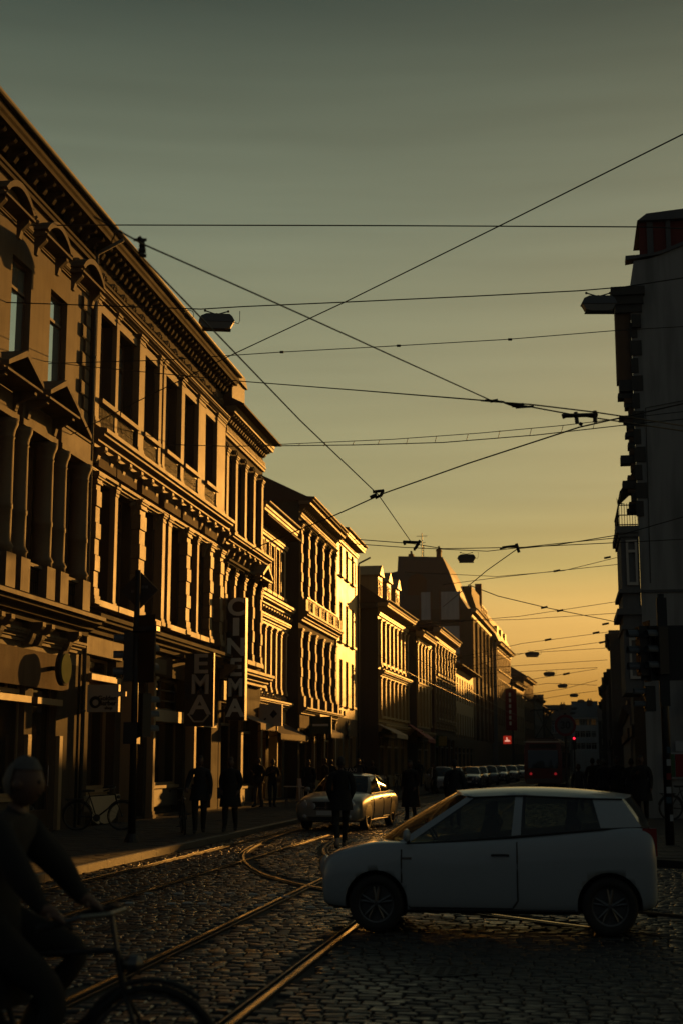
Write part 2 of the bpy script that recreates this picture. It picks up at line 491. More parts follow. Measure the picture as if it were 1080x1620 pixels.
def setts():
    rng = np.random.default_rng(3)
    near = []; V = []; Fc = []
    segs = []
    for t in TRACKS:
        arr = np.array(t); segs.append(arr)
    Y = 9.3
    row = 0
    cells = []
    while Y < 62:
        ph = rng.uniform(0, .17)
        d = .118 * rng.uniform(.93, 1.07)
        X = -7.72 + ph
        while X < (4.6 if Y < 25.1 else .9):
            wd = .158 * rng.uniform(.82, 1.2)
            cells.append((X, X + wd, Y, Y + d)); X += wd
        Y += d; row += 1
    c = np.array(cells)
    cx = (c[:, 0] + c[:, 1]) / 2; cy = (c[:, 2] + c[:, 3]) / 2
    keep = (cx < 4.5) & ~((cy > 24.9) & (cx > .88))
    for arr in segs:
        # distance to each polyline segment
        for i in range(len(arr) - 1):
            a, b = arr[i], arr[i + 1]
            if b[1] - a[1] > 30: pass
            lo, hi = min(a[1], b[1]) - .3, max(a[1], b[1]) + .3
            idx = np.where((cy > lo) & (cy < hi) & keep)[0]
            if len(idx) == 0: continue
            ab = b - a; L2 = (ab ** 2).sum()
            t = np.clip(((cx[idx] - a[0]) * ab[0] + (cy[idx] - a[1]) * ab[1]) / L2, 0, 1)
            dx = cx[idx] - a[0] - t * ab[0]; dy = cy[idx] - a[1] - t * ab[1]
            hw = (c[idx, 1] - c[idx, 0]) / 2
            keep[idx[np.hypot(np.maximum(np.abs(dx) - hw, 0) if abs(ab[1]) > abs(ab[0]) else dx, dy if abs(ab[1]) <= abs(ab[0]) else 0 * dy) < .062]] = False
    c = c[keep]
    g_ = .008
    n = len(c)
    x0, x1, y0, y1 = c[:, 0] + g_, c[:, 1] - g_, c[:, 2] + g_, c[:, 3] - g_
    zc = .021 + rng.normal(0, .0035, n)
    tl = rng.normal(0, .0028, (n, 4))
    b = .014
    def col(*a): return np.stack(a, 1)
    bot = [col(x0, y0, 0 * zc - .004), col(x1, y0, 0 * zc - .004), col(x1, y1, 0 * zc - .004), col(x0, y1, 0 * zc - .004)]
    top = [col(x0 + b, y0 + b, zc + tl[:, 0]), col(x1 - b, y0 + b, zc + tl[:, 1]), col(x1 - b, y1 - b, zc + tl[:, 2]), col(x0 + b, y1 - b, zc + tl[:, 3])]
    mid = [col(x0, y0, zc - .009), col(x1, y0, zc - .009), col(x1, y1, zc - .009), col(x0, y1, zc - .009)]
    V = np.stack(bot + mid + top, 1)            # n,12,3
    fl = []
    for k in range(4):
        j = (k + 1) % 4
        fl += [(k, j, 4 + j, 4 + k), (4 + k, 4 + j, 8 + j, 8 + k)]
    fl.append((8, 9, 10, 11))
    fl = np.array(fl)
    ycen = (c[:, 2] + c[:, 3]) / 2; xcen = (c[:, 0] + c[:, 1]) / 2
    vis = (ycen > 9.75) & (xcen > -4.2) & (xcen < -1.0)
    order = np.argsort(np.where(vis, ycen, 999))
    singles = set(order[:300].tolist())
    rest = np.array([i for i in range(n) if i not in singles])
    VV = V[rest].reshape(-1, 3)
    FF = (fl[None] + (np.arange(len(rest)) * 12)[:, None, None]).reshape(-1, 4)
    me = bpy.data.meshes.new('cobblestones')
    me.vertices.add(len(VV)); me.vertices.foreach_set('co', VV.ravel())
    me.loops.add(FF.size); me.loops.foreach_set('vertex_index', FF.ravel())
    me.polygons.add(len(FF)); me.polygons.foreach_set('loop_start', np.arange(0, FF.size, 4)); me.polygons.foreach_set('loop_total', np.full(len(FF), 4))
    me.update(calc_edges=True); me.materials.append(M['sett'])
    o = put('cobblestones', me, road); o['kind'] = 'stuff'
    for i in singles:
        cc = V[i].mean(0); cc[2] = 0
        me = bpy.data.meshes.new('cobblestone'); me.from_pydata((V[i] - cc).tolist(), [], fl.tolist()); me.materials.append(SETTS[i % 6]); me.update()
        put('cobblestone', me, road, tuple(cc))
SETTS = []
for i in range(6):
    k = .7 + i * .16
    SETTS.append(mat('sett_single_%d' % i, (.026 * k, .024 * k, .022 * k), .30 + .05 * ((i * 5) % 6), .25, 14, .35, 22))
setts()

def pavement(name, poly, z=.125):
    m = MB(); m.prism(poly, -.01, z - .012, axis='z')
    return tag(m.build(name, 'mortar'), kind='structure')
pl = pavement('pavement', [(-7.9 + bend(Y), Y) for Y in YS] + [(-40, 300), (-40, -20)][:0] + [(-14.2 + bend(Y), Y) for Y in YS[::-1]])
pr = pavement('pavement', [(1.08, 27)] + [(1.08 + bend(Y), Y) for Y in YS[4:]] + [(60, 300), (60, 25.35), (1.95, 25.35), (1.3, 26.0)])
rng = random.Random(4)
def slabs(parent, x0, x1, y0, y1, s, z, inside=lambda x, y: True):
    m = MB(); y = y0; k = 0
    while y < y1:
        x = x0 + (k % 2) * s * .5 - s * .5
        while x < x1:
            xa, xb = max(x, x0) + .004, min(x + s, x1) - .004
            if xb - xa > .06 and inside((xa + xb) / 2, y):
                m.box(xa, xb, y + .004, y + s - .004, z - .02, z + rng.uniform(-.003, .003))
            x += s
        y += s; k += 1
    o = m.build('paving_slabs', 'slab', parent); o['kind'] = 'stuff'
slabs(pl, -12.9, -7.9, 16, 62, .35, .128)
slabs(pr, 1.1, 9, 26.1, 44, .35, .128)
kme = MB().prism([(-.0, -.02), (.14, -.02), (.14, .125), (.12, .14), (0, .14)], .004, .996, axis='y').mesh('kerbstone', 'kerb_stone')
for i in range(52):
    Y = 14 + i
    put('kerbstone', kme, pl, (-7.90 + bend(Y), Y, rng.uniform(-.003, .003)))
for i in range(34):
    Y = 27 + i
    o = put('kerbstone', kme, pr, (1.10 + bend(Y), Y + 1, rng.uniform(-.003, .003)), (0, 0, math.pi))
for i in range(8):
    put('kerbstone', kme, pr, (1.95 + i, 25.36, 0), (0, 0, -math.pi / 2))
# pale studs that mark the crossing
sm = MB().prism([(-.055, -.035), (.055, -.035), (.05, .035), (-.05, .035)], -.004, .012, axis='z').mesh('road_stud', 'stud_white')
for px_, py_ in ((206, 1429), (236, 1414), (272, 1430), (283, 1414), (297, 1429), (321, 1430), (330, 1413), (358, 1432), (365, 1414), (401, 1415), (411, 1433), (430, 1417), (452, 1419), (492, 1436), (478, 1352), (494, 1352), (455, 1351), (520, 1437)):
    d = _rot @ Vector(((px_ - 540) / F, -(py_ - 810) / F, -1)); t = (.025 - CAM_H) / d.z
    p = d * t
    put('road_stud', sm, road, (p.x, p.y, .027), (0, 0, rng.uniform(-.2, .2)))

for mx_, my_ in ((-4.75, 15.2), (-1.1, 12.6), (-5.2, 33.5)):
    mh = MB().lathe([(.31, 0), (.33, .026), (.30, .034), (.29, .028), (.05, .028)], (0, 0, 0), 'z', 28)
    for i in range(5):
        for j in range(5):
            if (i - 2) ** 2 + (j - 2) ** 2 < 6: mh.box(-.2 + i * .1 - .03, -.2 + i * .1 + .03, -.2 + j * .1 - .03, -.2 + j * .1 + .03, .028, .034)
    mh.build('manhole_cover', 'iron', road, (mx_, my_, .0))
# ------------------------------------------------------------------ houses
_win = {}
def r2(x): return round(x, 2)
def win_mesh(w_, h_, style):
    k = (r2(w_), r2(h_), style)
    if k in _win: return _win[k]
    fr = MB(); t = .07
    fr.box(0, t, 0, .07, 0, h_); fr.box(w_ - t, w_, 0, .07, 0, h_); fr.box(t, w_ - t, 0, .07, 0, t + .02); fr.box(t, w_ - t, 0, .07, h_ - t, h_)
    if style in ('cross', 'tall'):
        tr = h_ * .72
        fr.box(t, w_ - t, -.02, .06, tr, tr + .08)
        if w_ > .7: fr.box(w_ / 2 - .035, w_ / 2 + .035, -.012, .062, t, h_ - t)
    if style == 'single':
        fr.box(t, w_ - t, -.02, .06, h_ * .74, h_ * .74 + .07)
    if style == 'shop':
        tr = h_ * .74
        fr.box(t, w_ - t, -.03, .06, tr, tr + .1)
        for q in (1 / 3, 2 / 3): fr.box(w_ * q - .03, w_ * q + .03, -.012, .062, tr + .1, h_ - t)
    if style == 'grid':
        for q in (.33, .66): fr.box(t, w_ - t, .0, .06, h_ * q - .02, h_ * q + .02)
        fr.box(w_ / 2 - .025, w_ / 2 + .025, -.004, .062, t, h_ - t)
    pn = MB(); pn.quad((t * .5, .05, t * .5), (w_ - t * .5, .05, t * .5), (w_ - t * .5, .05, h_ - t * .5), (t * .5, .05, h_ - t * .5))
    _win[k] = (fr, pn)
    return _win[k]
_wm = {}
def window(parent, a, z, w_, h_, rev, style, fmat, pmat='pane'):
    k = (r2(w_), r2(h_), style, fmat, pmat)
    if k not in _wm:
        fr, pn = win_mesh(w_, h_, style)
        _wm[k] = (fr.mesh('window', fmat), pn.mesh('pane', pmat))
    fm, pm = _wm[k]
    o = put('window', fm, parent, (a, rev - .10, z))
    if pmat != 'shop_glass' and rng.random() < .3 and w_ < 1.5:
        k2 = ('curtain', r2(w_), r2(h_))
        if k2 not in _wm:
            cm = MB(); n_ = 14
            for sd_ in (0, 1):
                for i_ in range(n_ // 2):
                    xa = .07 + (w_ - .14) * (.0 if sd_ == 0 else .66) + (w_ - .14) * .34 * i_ / (n_ // 2); xb = xa + (w_ - .14) * .34 / (n_ // 2)
                    cm.quad((xa, .046 - .012 * (i_ % 2), .09), (xb, .046 - .012 * ((i_ + 1) % 2), .09), (xb, .046 - .012 * ((i_ + 1) % 2), h_ - .08), (xa, .046 - .012 * (i_ % 2), h_ - .08))
            _wm[k2] = cm.mesh('curtain', 'curtain')
        put('curtain', _wm[k2], o)
    p = put('pane', pm, o, (0, 0, 0), (rng.uniform(-.006, .006), 0, rng.uniform(-.006, .006)))
    return o

def wall_mesh(Ln, H, ops, rev, depth, mats, z0=0.0, low=None):
    """front skin with real openings and reveals, plus gables and back"""
    m = MB()
    xs = sorted({0.0, r2(Ln)} | {r2(o[0]) for o in ops} | {r2(o[1]) for o in ops})
    zs = sorted({r2(z0), r2(H)} | ({r2(low[0])} if low else set()) | {r2(o[2]) for o in ops} | {r2(o[3]) for o in ops})
    def open_(i, j):
        cx, cz = (xs[i] + xs[i + 1]) / 2, (zs[j] + zs[j + 1]) / 2
        return any(o[0] - 1e-6 < cx < o[1] + 1e-6 and o[2] < cz < o[3] for o in ops)
    for i in range(len(xs) - 1):
        for j in range(len(zs) - 1):
            if not open_(i, j):
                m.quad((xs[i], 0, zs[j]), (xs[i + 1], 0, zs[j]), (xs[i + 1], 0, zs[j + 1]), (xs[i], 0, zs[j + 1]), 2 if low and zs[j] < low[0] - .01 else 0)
    for o in ops:
        a, b, c, d = map(r2, o)
        m.quad((a, 0, c), (a, rev, c), (a, rev, d), (a, 0, d)); m.quad((b, 0, c), (b, 0, d), (b, rev, d), (b, rev, c))
        m.quad((a, 0, c), (b, 0, c), (b, rev, c), (a, rev, c)); m.quad((a, 0, d), (a, rev, d), (b, rev, d), (b, 0, d))
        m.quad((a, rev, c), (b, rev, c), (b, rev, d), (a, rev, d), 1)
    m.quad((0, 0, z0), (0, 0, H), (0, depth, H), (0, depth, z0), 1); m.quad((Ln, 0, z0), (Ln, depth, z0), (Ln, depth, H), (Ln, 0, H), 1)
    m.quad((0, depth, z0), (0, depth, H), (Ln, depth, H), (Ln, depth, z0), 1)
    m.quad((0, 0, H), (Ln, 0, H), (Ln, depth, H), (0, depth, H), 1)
    return m.mesh('wall', list(mats) + ([low[1]] if low else []))

def band(parent, Ln, z, h, p, mt, name='cornice', x0=0.0, ext=.0):
    a, b = x0 - ext + .004, Ln + ext - .004
    pr_ = [(.02, z), (-p * .35, z), (-p * .35, z + h * .22), (-p * .55, z + h * .30), (-p * .55, z + h * .42), (-p * .86, z + h * .58), (-p * .86, z + h * .72), (-p, z + h * .76), (-p, z + h * .97), (-p * .9, z + h), (.02, z + h + p * .12)]
    return MB().prism(pr_[::-1], a, b, axis='x').build(name, mt, parent)
_br = {}
def brackets(parent, xs, z, w_, p, h, mt, name='bracket'):
    k = (w_, p, h, mt)
    if k not in _br:
        _br[k] = MB().prism([(.01, 0), (-p * .35, 0), (-p * .5, h * .3), (-p * .55, h * .5), (-p * .9, h * .68), (-p, h * .8), (-p, h), (.01, h)][::-1], -w_ / 2, w_ / 2, axis='x').mesh('bracket', mt)
    for x in xs: put(name, _br[k], parent, (x, 0, z))
def frange(a, b, s):
    n = max(1, int(round((b - a) / s))); return [a + (b - a) * i / n for i in range(n + 1)]
_orn = {}
def ornament_mesh(mt, s):
    if (mt, s) in _orn: return _orn[(mt, s)]
    m = MB(); rg = random.Random(5)
    for q in range(5):
        cx, cz = (q - 2) * s * .32, -abs(q - 2) ** 1.3 * s * .10 + s * .1
        m.lathe([(.01, -s * .16), (s * .13, -s * .08), (s * .16, 0), (s * .11, s * .09), (.01, s * .15)], (cx, -.05 - rg.uniform(0, .05), cz), 'x' if q % 2 else 'y', 6)
    m.box(-s * .05, s * .05, -.12, 0, -s * .3, s * .22)
    _orn[(mt, s)] = m.mesh('ornament', mt); return _orn[(mt, s)]
def ornaments(parent, xs, z, s, mt):
    for x in xs: put('ornament', ornament_mesh(mt, s), parent, (x, 0, z))
_hood = {}
def hood(parent, a, b, z, kind, mt, p=.28):
    w_ = r2(b - a + .5)
    k = (w_, kind, mt, p)
    if k not in _hood:
        m = MB()
        if kind == 'seg':
            n = 10; h = .42
            oA = [(-w_ / 2 + w_ * i / n, .16 + h * math.sin(math.pi * i / n) ** .8) for i in range(n + 1)]
            iA = [(-w_ / 2 + .12 + (w_ - .24) * i / n, .12 + (h - .1) * math.sin(math.pi * i / n) ** .8) for i in range(n + 1)]
            for i in range(n):
                m.prism([iA[i], iA[i + 1], oA[i + 1], oA[i]], -p, .01, axis='y')
                m.prism([(iA[i][0], .1), (iA[i + 1][0], .1), iA[i + 1], iA[i]], -p * .35, .01, axis='y')
            m.box(-w_ / 2, w_ / 2, -p, .01, 0, .055); m.box(-w_ / 2 + .04, w_ / 2 - .04, -p * .8, .01, .055, .115)
        if kind == 'tri':
            h = w_ * .21
            m.prism([(-w_ / 2, .1), (-w_ / 2, .2), (0, h + .26), (w_ / 2, .2), (w_ / 2, .1), (0, h + .12)], -p, .01, axis='y')
            m.prism([(-w_ / 2 + .1, .1), (w_ / 2 - .1, .1), (0, h + .12)], -p * .3, .01, axis='y')
            m.box(-w_ / 2, w_ / 2, -p * .97, .01, 0, .05); m.box(-w_ / 2 + .04, w_ / 2 - .04, -p * .8, .01, .05, .1)
        if kind == 'flat':
            m.box(-w_ / 2, w_ / 2, -p, .01, .12, .2); m.box(-w_ / 2 + .05, w_ / 2 - .05, -p * .7, .01, .05, .12); m.box(-w_ / 2 + .1, w_ / 2 - .1, -p * .4, .01, 0, .05)
        for s in (-1, 1):   # consoles carrying it
            x = s * (w_ / 2 - .16)
            m.prism([(.01, -.42), (-.06, -.42), (-.10, -.25), (-p * .8, -.08), (-p * .8, 0), (.01, 0)][::-1], x - .07, x + .07, axis='x')
        _hood[k] = m.mesh('window_hood', mt)
    return put('window_hood', _hood[k], parent, ((a + b) / 2, 0, z))
_sur = {}
def surround(parent, a, b, z0, z1, mt, w_=.14, p=.05, sill=True):
    k = (r2(b - a), r2(z1 - z0), mt, w_, p, sill)
    if k not in _sur:
        W, Hh = b - a, z1 - z0; m = MB()
        m.box(-w_, -.003, -p, .01, 0, Hh); m.box(W + .003, W + w_, -p, .01, 0, Hh); m.box(-w_, W + w_, -p - .01, .01, Hh + .003, Hh + w_)
        if sill: m.box(-w_ - .06, W + w_ + .06, -p - .11, .012, -.13, -.003)
        _sur[k] = m.mesh('window_surround', mt)
    return put('window_surround', _sur[k], parent, (a, 0, z0))
_pil = {}
def pilaster(parent, a, b, z0, z1, p, mt, cap=True, rust=False, name='pilaster'):
    W, Hh = r2(b - a), r2(z1 - z0)
    k = (W, Hh, p, mt, cap, rust)
    if k not in _pil:
        m = MB()
        if rust:
            n = max(2, int(Hh / .42)); s = Hh / n
            for i in range(n):
                q = .035 if i % 2 else 0
                m.box(q, W - q, -p + (q), .01, i * s + .012, (i + 1) * s - .012)
        else:
            m.box(0, W, -p, .01, .22 if cap else 0, Hh - (.26 if cap else 0))
        if cap:
            m.box(-.05, W + .05, -p - .05, .012, 0, .12); m.box(-.025, W + .025, -p - .025, .014, .12, .22)
            m.box(-.02, W + .02, -p - .02, .014, Hh - .26, Hh - .2); m.box(0, W, -p, .01, Hh - .2, Hh - .12); m.box(-.04, W + .04, -p - .04, .012, Hh - .12, Hh - .06); m.box(-.07, W + .07, -p - .07, .014, Hh - .06, Hh)
        _pil[k] = m.mesh('pilaster', mt)
    return put(name, _pil[k], parent, (a, 0, z0))
_quo = {}
def quoins(parent, x, z0, z1, mt, flip=1, s=.38, w1=.62, w2=.38):
    n = int((z1 - z0) / s)
    for i in range(n):
        W = w1 if i % 2 == 0 else w2
        k = (W, s, mt)
        if k not in _quo:
            b = .02
            mm = MB(); mm.box(0, W, -.05, .01, .012, s - .012); mm.box(b, W - b, -.065, -.05, .012 + b, s - .012 - b)
            _quo[k] = mm.mesh('quoin', mt)
        put('quoin', _quo[k], parent, (x if flip > 0 else x - W, 0, z0 + i * s))
_rl = {}
def railing(parent, a, b, z, h, y0, mt='iron'):
    k = (r2(b - a), h)
    if k not in _rl:
        m = MB(); W = b - a
        m.box(0, W, -.02, .02, h - .04, h); m.box(0, W, -.015, .015, .03, .06)
        n = int(W / .11)
        for i in range(n + 1):
            x = W * i / n; m.box(x - .008, x + .008, -.008, .008, .06, h - .04)
            if i < n: m.lathe([(.002, -.02), (.03, 0), (.002, .02)], (x + W / n / 2, 0, h * .55), 'z', 5)
        _rl[k] = m.mesh('railing', mt)
    return put('railing', _rl[k], parent, (a, y0, z))
def drainpipe(parent, x, z0, z1, y=-.12):
    m = MB(); m.tube([(x, y, z0), (x, y, z1 - .6), (x, y - .02, z1 - .4), (x, -.85, z1 - .05)], .055, 8)
    for z in frange(z0 + .5, z1 - 1, 2.2): m.lathe([(.07, 0), (.07, .05)], (x, y, z), 'z', 8)
    m.build('drainpipe', 'zinc', parent, smooth=True)
def eaves(parent, Ln, z, h, p, mt, gutter=True, dent=.55, x0=0, bh=.3):
    """projecting main cornice: architrave, brackets, soffit slab, gutter"""
    MB().prism([(.01, z), (-.10, z), (-.10, z + .1), (-.14, z + .12), (-.14, z + .2), (.01, z + .2)][::-1], x0 + .004, Ln - .004, axis='x').build('architrave', mt, parent)
    c = MB().prism([(.01, z + h - .36), (-p * .88, z + h - .36), (-p * .9, z + h - .27), (-p * .97, z + h - .22), (-p, z + h - .12), (-p, z + h), (.01, z + h + .05)][::-1], x0 - .05, Ln + .05, axis='x').build('cornice', mt, parent)
    if dent:
        brackets(parent, frange(x0 + .25, Ln - .25, dent), z + h - .36 - bh, .14, p * .72, bh - .004, mt)
    if gutter:
        gm = MB(); gy = -p - .07
        pr_ = [(gy + .085 * math.cos(t), z + h - .0 + .085 * math.sin(t)) for t in [math.pi + math.pi * i / 6 for i in range(7)]]
        gm.prism(pr_[::-1], x0 - .02, Ln + .02, axis='x'); gm.build('gutter', 'zinc', parent)
def roof(parent, Ln, z, dp, rh, over, mt, x0=0.0, ridge=None):
    ry = ridge or dp * .5
    o = MB().prism([(-over, z), (-over, z + .06), (ry, z + rh + .08), (dp + .1, z + .06), (dp + .1, z)][::-1], x0 - .06, Ln + .06, axis='x').build('roof', mt, parent)
    return o
def chimney(parent, x, y, z, w_, h, mt='brick_dark', pots=2):
    m = MB(); m.box(x, x + w_, y, y + .5, z, z + h); m.box(x - .05, x + w_ + .05, y - .05, y + .55, z + h - .22, z + h - .1)
    for i in range(pots): m.lathe([(.1, 0), (.09, .3), (.11, .34)], (x + w_ * (i + .5) / pots, y + .25, z + h), 'z', 8)
    return m.build('chimney', mt, parent)
def shop_unit(parent, a, b, z0, z1, rev, fm='frame_shop', base='frame_shop', style='shop'):
    """timber shopfront filling an opening from a to b; returns the window"""
    bz = z0 + .55
    MB().box(a, b, rev - .2, rev - .02, z0, bz).build('bulkhead', base, parent)
    MB().box(a - .0, b, rev - .26, rev - .02, bz, bz + .09).build('sill', fm, parent)
    return window(parent, a, bz + .09, b - a, z1 - bz - .09, rev, style, fm, 'shop_glass')
def door(parent, a, b, z0, z1, rev, mt='wood_door'):
    w_ = b - a; h_ = z1 - z0; m = MB(); t = .12
    m.box(0, t, 0, .07, 0, h_); m.box(w_ - t, w_, 0, .07, 0, h_); m.box(t, w_ - t, 0, .07, 0, .45); m.box(t, w_ - t, 0, .07, h_ - .1, h_); m.box(t, w_ - t, 0, .07, h_ * .76, h_ * .76 + .1)
    d = m.build('door', mt, parent, (a, rev - .1, z0))
    MB().quad((t * .5, .05, .4), (w_ - t * .5, .05, .4), (w_ - t * .5, .05, h_ - .05), (t * .5, .05, h_ - .05)).build('pane', 'shop_glass', d)
    MB().tube([(w_ - .18, -.05, 1.0), (w_ - .18, -.05, 1.5)], .014, 6).build('handle', 'chrome', d)
    return d

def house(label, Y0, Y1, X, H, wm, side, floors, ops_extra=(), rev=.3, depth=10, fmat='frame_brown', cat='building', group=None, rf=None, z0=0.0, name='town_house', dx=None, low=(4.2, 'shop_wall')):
    if dx is None: dx = 0
    Ln = math.hypot(Y1 - Y0, dx)
    b = empty(name, (X, Y0, 0), math.pi / 2 - math.atan2(dx, Y1 - Y0), label, cat, group or 'houses along the street')
    ops = []
    for f_ in floors: ops += [(a, c, f_['z0'], f_['z1']) for a, c in f_['ops']]
    ops += list(ops_extra)
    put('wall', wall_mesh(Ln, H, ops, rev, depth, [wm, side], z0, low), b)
    for f_ in floors:
        for a, c in f_['ops']:
            window(b, a, f_['z0'], c - a, f_['z1'] - f_['z0'], rev, f_.get('style', 'cross'), fmat, f_.get('pane', 'pane'))
            if f_.get('sur'): surround(b, a, c, f_['z0'], f_['z1'], f_['sur'], f_.get('sw', .14), f_.get('sp', .05), f_.get('sill', True))
            if f_.get('hood'): hood(b, a, c, f_['z1'] + f_.get('hz', .2), f_['hood'], f_.get('hm', wm), f_.get('hp', .28))
    if rf: roof(b, Ln, H + rf.get('dz', 0), depth, rf['h'], rf.get('over', .3), rf.get('mat', 'roof_tile'))
    return b

FW = -12.3   # plane of the left-hand house fronts
# ---- first house: pale second floor with arched hoods, first floor with aedicules
y0 = 19.0
T = 'stucco_cream'
wc = [c - y0 for c in (20.6, 23.05, 25.5, 27.95, 30.4, 32.9)]
op2 = [(c - .6, c + .6) for c in wc]
op1 = [(c - .62, c + .62) for c in wc]
shops = [(20.0 - y0, 22.6 - y0), (23.2 - y0, 25.8 - y0), (26.4 - y0, 28.6 - y0), (29.2 - y0, 31.6 - y0)]
gd = (32.1 - y0, 33.7 - y0)
H1 = house('cream house with arched window hoods and a round green sign, nearest on the left', y0, 35.2, FW, 15.3, T, 'stucco_dark',
           [dict(z0=10.65, z1=13.35, ops=op2, hood='seg', hz=.3, hp=.34, hm=T, pane='pane_old', style='single'),
            dict(z0=6.1, z1=9.0, ops=op1)],
           [(a, b, .35, 4.15) for a, b in shops] + [(gd[0], gd[1], .2, 4.15)], rev=.24, rf=dict(h=3.2, over=.5, dz=.7, mat='roof_tile'))
Ln = 16.2
for a, b in shops: shop_unit(H1, a, b, .35, 4.15, .24, 'frame_shop', 'shop_dark')
door(H1, gd[0], gd[1], .2, 4.15, .24)
for a, b in shops + [gd]:
    pilaster(H1, b + .04, b + .26, .15, 2.4, .10, 'stucco_sand', cap=False)
    MB().box(a - .05, b + .05, -.14, .3, 3.12, 3.27).build('lintel', 'frame_shop', H1)
MB().box(.004, Ln - .9, -.07, .01, 3.5, 4.35).build('fascia', 'stucco_brown', H1)
band(H1, Ln, 4.5, .28, .22, T, 'string_course')
band(H1, Ln, 4.95, .5, .7, 'stucco_shade')
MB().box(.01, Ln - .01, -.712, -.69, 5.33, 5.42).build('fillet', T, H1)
brackets(H1, [c + s * .95 for c in wc for s in (-1, 1)], 4.45, .2, .5, .5, T)
COLM = MB().lathe([(.27, 0), (.27, .1), (.30, .14), (.27, .2), (.235, .26), (.235, .95), (.25, .97), (.25, 1.07), (.235, 1.09), (.225, 2.5), (.245, 2.53), (.225, 2.57), (.25, 2.7), (.30, 2.82), (.31, 2.94)], n=20).mesh('column', T, True)
for c in wc:
    # aedicule: two deep rusticated piers, entablature, gable
    for s in (-1, 1):
        x = c + s * .80
        put('column', COLM, H1, (x, -.40, 6.2), None)
        MB().box(x - .2, x + .2, -.2, .01, 6.2, 9.14).build('pier', T, H1)
        MB().box(x - .27, x + .27, -.68, .01, 5.46, 6.198).build('pedestal', T, H1)
    MB().box(c - 1.1, c + 1.1, -.62, .01, 9.16, 9.30).build('architrave', T, H1)
    MB().box(c - 1.06, c + 1.06, -.58, .01, 9.302, 9.72).build('frieze', T, H1)
    ornaments(H1, [c - .62, c, c + .62], 9.5, .34, T)
    for o in list(H1.children)[-3:]: o.location.y = -.575
    hood(H1, c - .76, c + .76, 9.75, 'tri', T, .62)
    MB().box(c - .66, c + .66, -.08, .01, 5.5, 6.05).build('apron', T, H1)
    railing(H1, c - .52, c + .52, 5.48, .62, -.46)
    MB().box(c - .52, c + .52, -.56, -.38, 6.11, 6.19).build('handrail', T, H1)
band(H1, Ln, 10.2, .16, .14, T, 'string_course')
quoins(H1, Ln - .02, 10.5, 14.0, T, flip=-1)
quoins(H1, Ln - .02, 5.6, 9.6, T, flip=-1)
band(H1, Ln, 14.05, .16, .14, T, 'string_course')
ornaments(H1, frange(.5, Ln - .5, .78), 14.62, .42, T)
eaves(H1, Ln, 15.0, 1.0, .6, 'stucco_shade', dent=.62)
drainpipe(H1, Ln + .12, .2, 15.75)
# round green shop sign on its bracket
sg = empty('shop_sign', (FW + .02, 33.05, 4.0), math.pi / 2, 'round green sign standing off the front of the nearest shop', 'sign')
MB().lathe([(.40, 0), (.42, .01), (.42, .12), (.40, .13)], (0, -.42, 0), 'y', 32).build('rim', 'stucco_shade', sg)
MB().lathe([(.36, 0), (.36, .01)], (0, -.44, 0), 'y', 32).build('face', 'sign_green', sg)
MB().box(-.05, .05, -.30, -.0, -.05, .05).build('bracket', 'iron', sg)
# ---- second house: coupled windows between pilasters, heavy cornice, cinema on the ground floor
y0 = 35.4; Ln = 15.0; T = 'stucco_ochre'
def rel(l): return [(a - y0, b - y0) for a, b in l]
up = rel([(35.85, 37.15), (37.45, 39.1), (39.85, 41.35), (42.25, 43.95), (44.45, 46.2), (47.35, 48.85)])
lo = rel([(35.95, 37.35), (37.65, 39.3), (40.1, 41.6), (42.9, 44.5), (45.3, 46.3), (46.6, 47.6)])
H2 = house('long ochre stucco house with pilasters, heavy cornice and the cinema entrance', y0, y0 + Ln, FW, 15.6, 'stucco_shade', 'stucco_dark',
           [dict(z0=10.75, z1=13.85, ops=up, pane='pane_old', style='single'), dict(z0=6.0, z1=9.2, ops=lo, style='tall')],
           [(.7, 2.95, .2, 4.55), (4.1, 5.8, .2, 4.3), (6.5, 10.2, .2, 4.4), (11.1, 14.0, .2, 3.9)], rev=.36, rf=dict(h=3.0, over=.5, dz=.4, mat='roof_tile'))
for a, b, p in ((35.42, 35.72, .16), (37.18, 37.42, .14), (39.2, 39.75, .2), (41.45, 41.72, .16), (41.92, 42.18, .16), (44.0, 44.38, .18), (46.3, 47.25, .16), (48.95, 50.2, .16)):
    pilaster(H2, a - y0, b - y0, 10.62, 14.25, p, T)
for a, b, p in ((35.5, 35.9, .2), (37.38, 37.62, .1), (39.4, 40.0, .22), (41.8, 42.1, .2), (42.45, 42.8, .2), (44.7, 45.2, .22), (46.34, 46.56, .12), (47.9, 48.35, .2), (49.4, 49.9, .2)):
    pilaster(H2, a - y0, b - y0, 5.85, 9.3, p + .06, T, rust=(b - a > .36))
for a, b in up:
    MB().box(a - .06, b + .06, -.12, .01, 13.86, 14.1).build('lintel', T, H2)
    MB().box(a - .1, b + .1, -.26, .3, 11.3, 11.42).build('sill', T, H2)
    railing(H2, a, b, 10.62, .66, -.12)
    MB().box(a - .1, b + .1, -.2, .01, 9.55, 9.95).build('panel', 'stucco_brown', H2)
for a, b in lo:
    MB().box(a - .1, b + .1, -.3, .2, 5.82, 5.98).build('sill', T, H2)
    hood(H2, a, b, 9.22, 'flat', T, .24)
eaves(H2, Ln, 14.6, 1.4, .6, 'stucco_shade', dent=.42, bh=.34)
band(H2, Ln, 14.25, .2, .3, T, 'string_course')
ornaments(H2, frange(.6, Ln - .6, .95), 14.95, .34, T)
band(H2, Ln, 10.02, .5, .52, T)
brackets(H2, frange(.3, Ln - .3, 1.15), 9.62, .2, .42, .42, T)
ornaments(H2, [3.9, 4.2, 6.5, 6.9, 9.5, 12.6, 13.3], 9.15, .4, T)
band(H2, Ln, 5.1, .5, .5, 'stucco_shade')
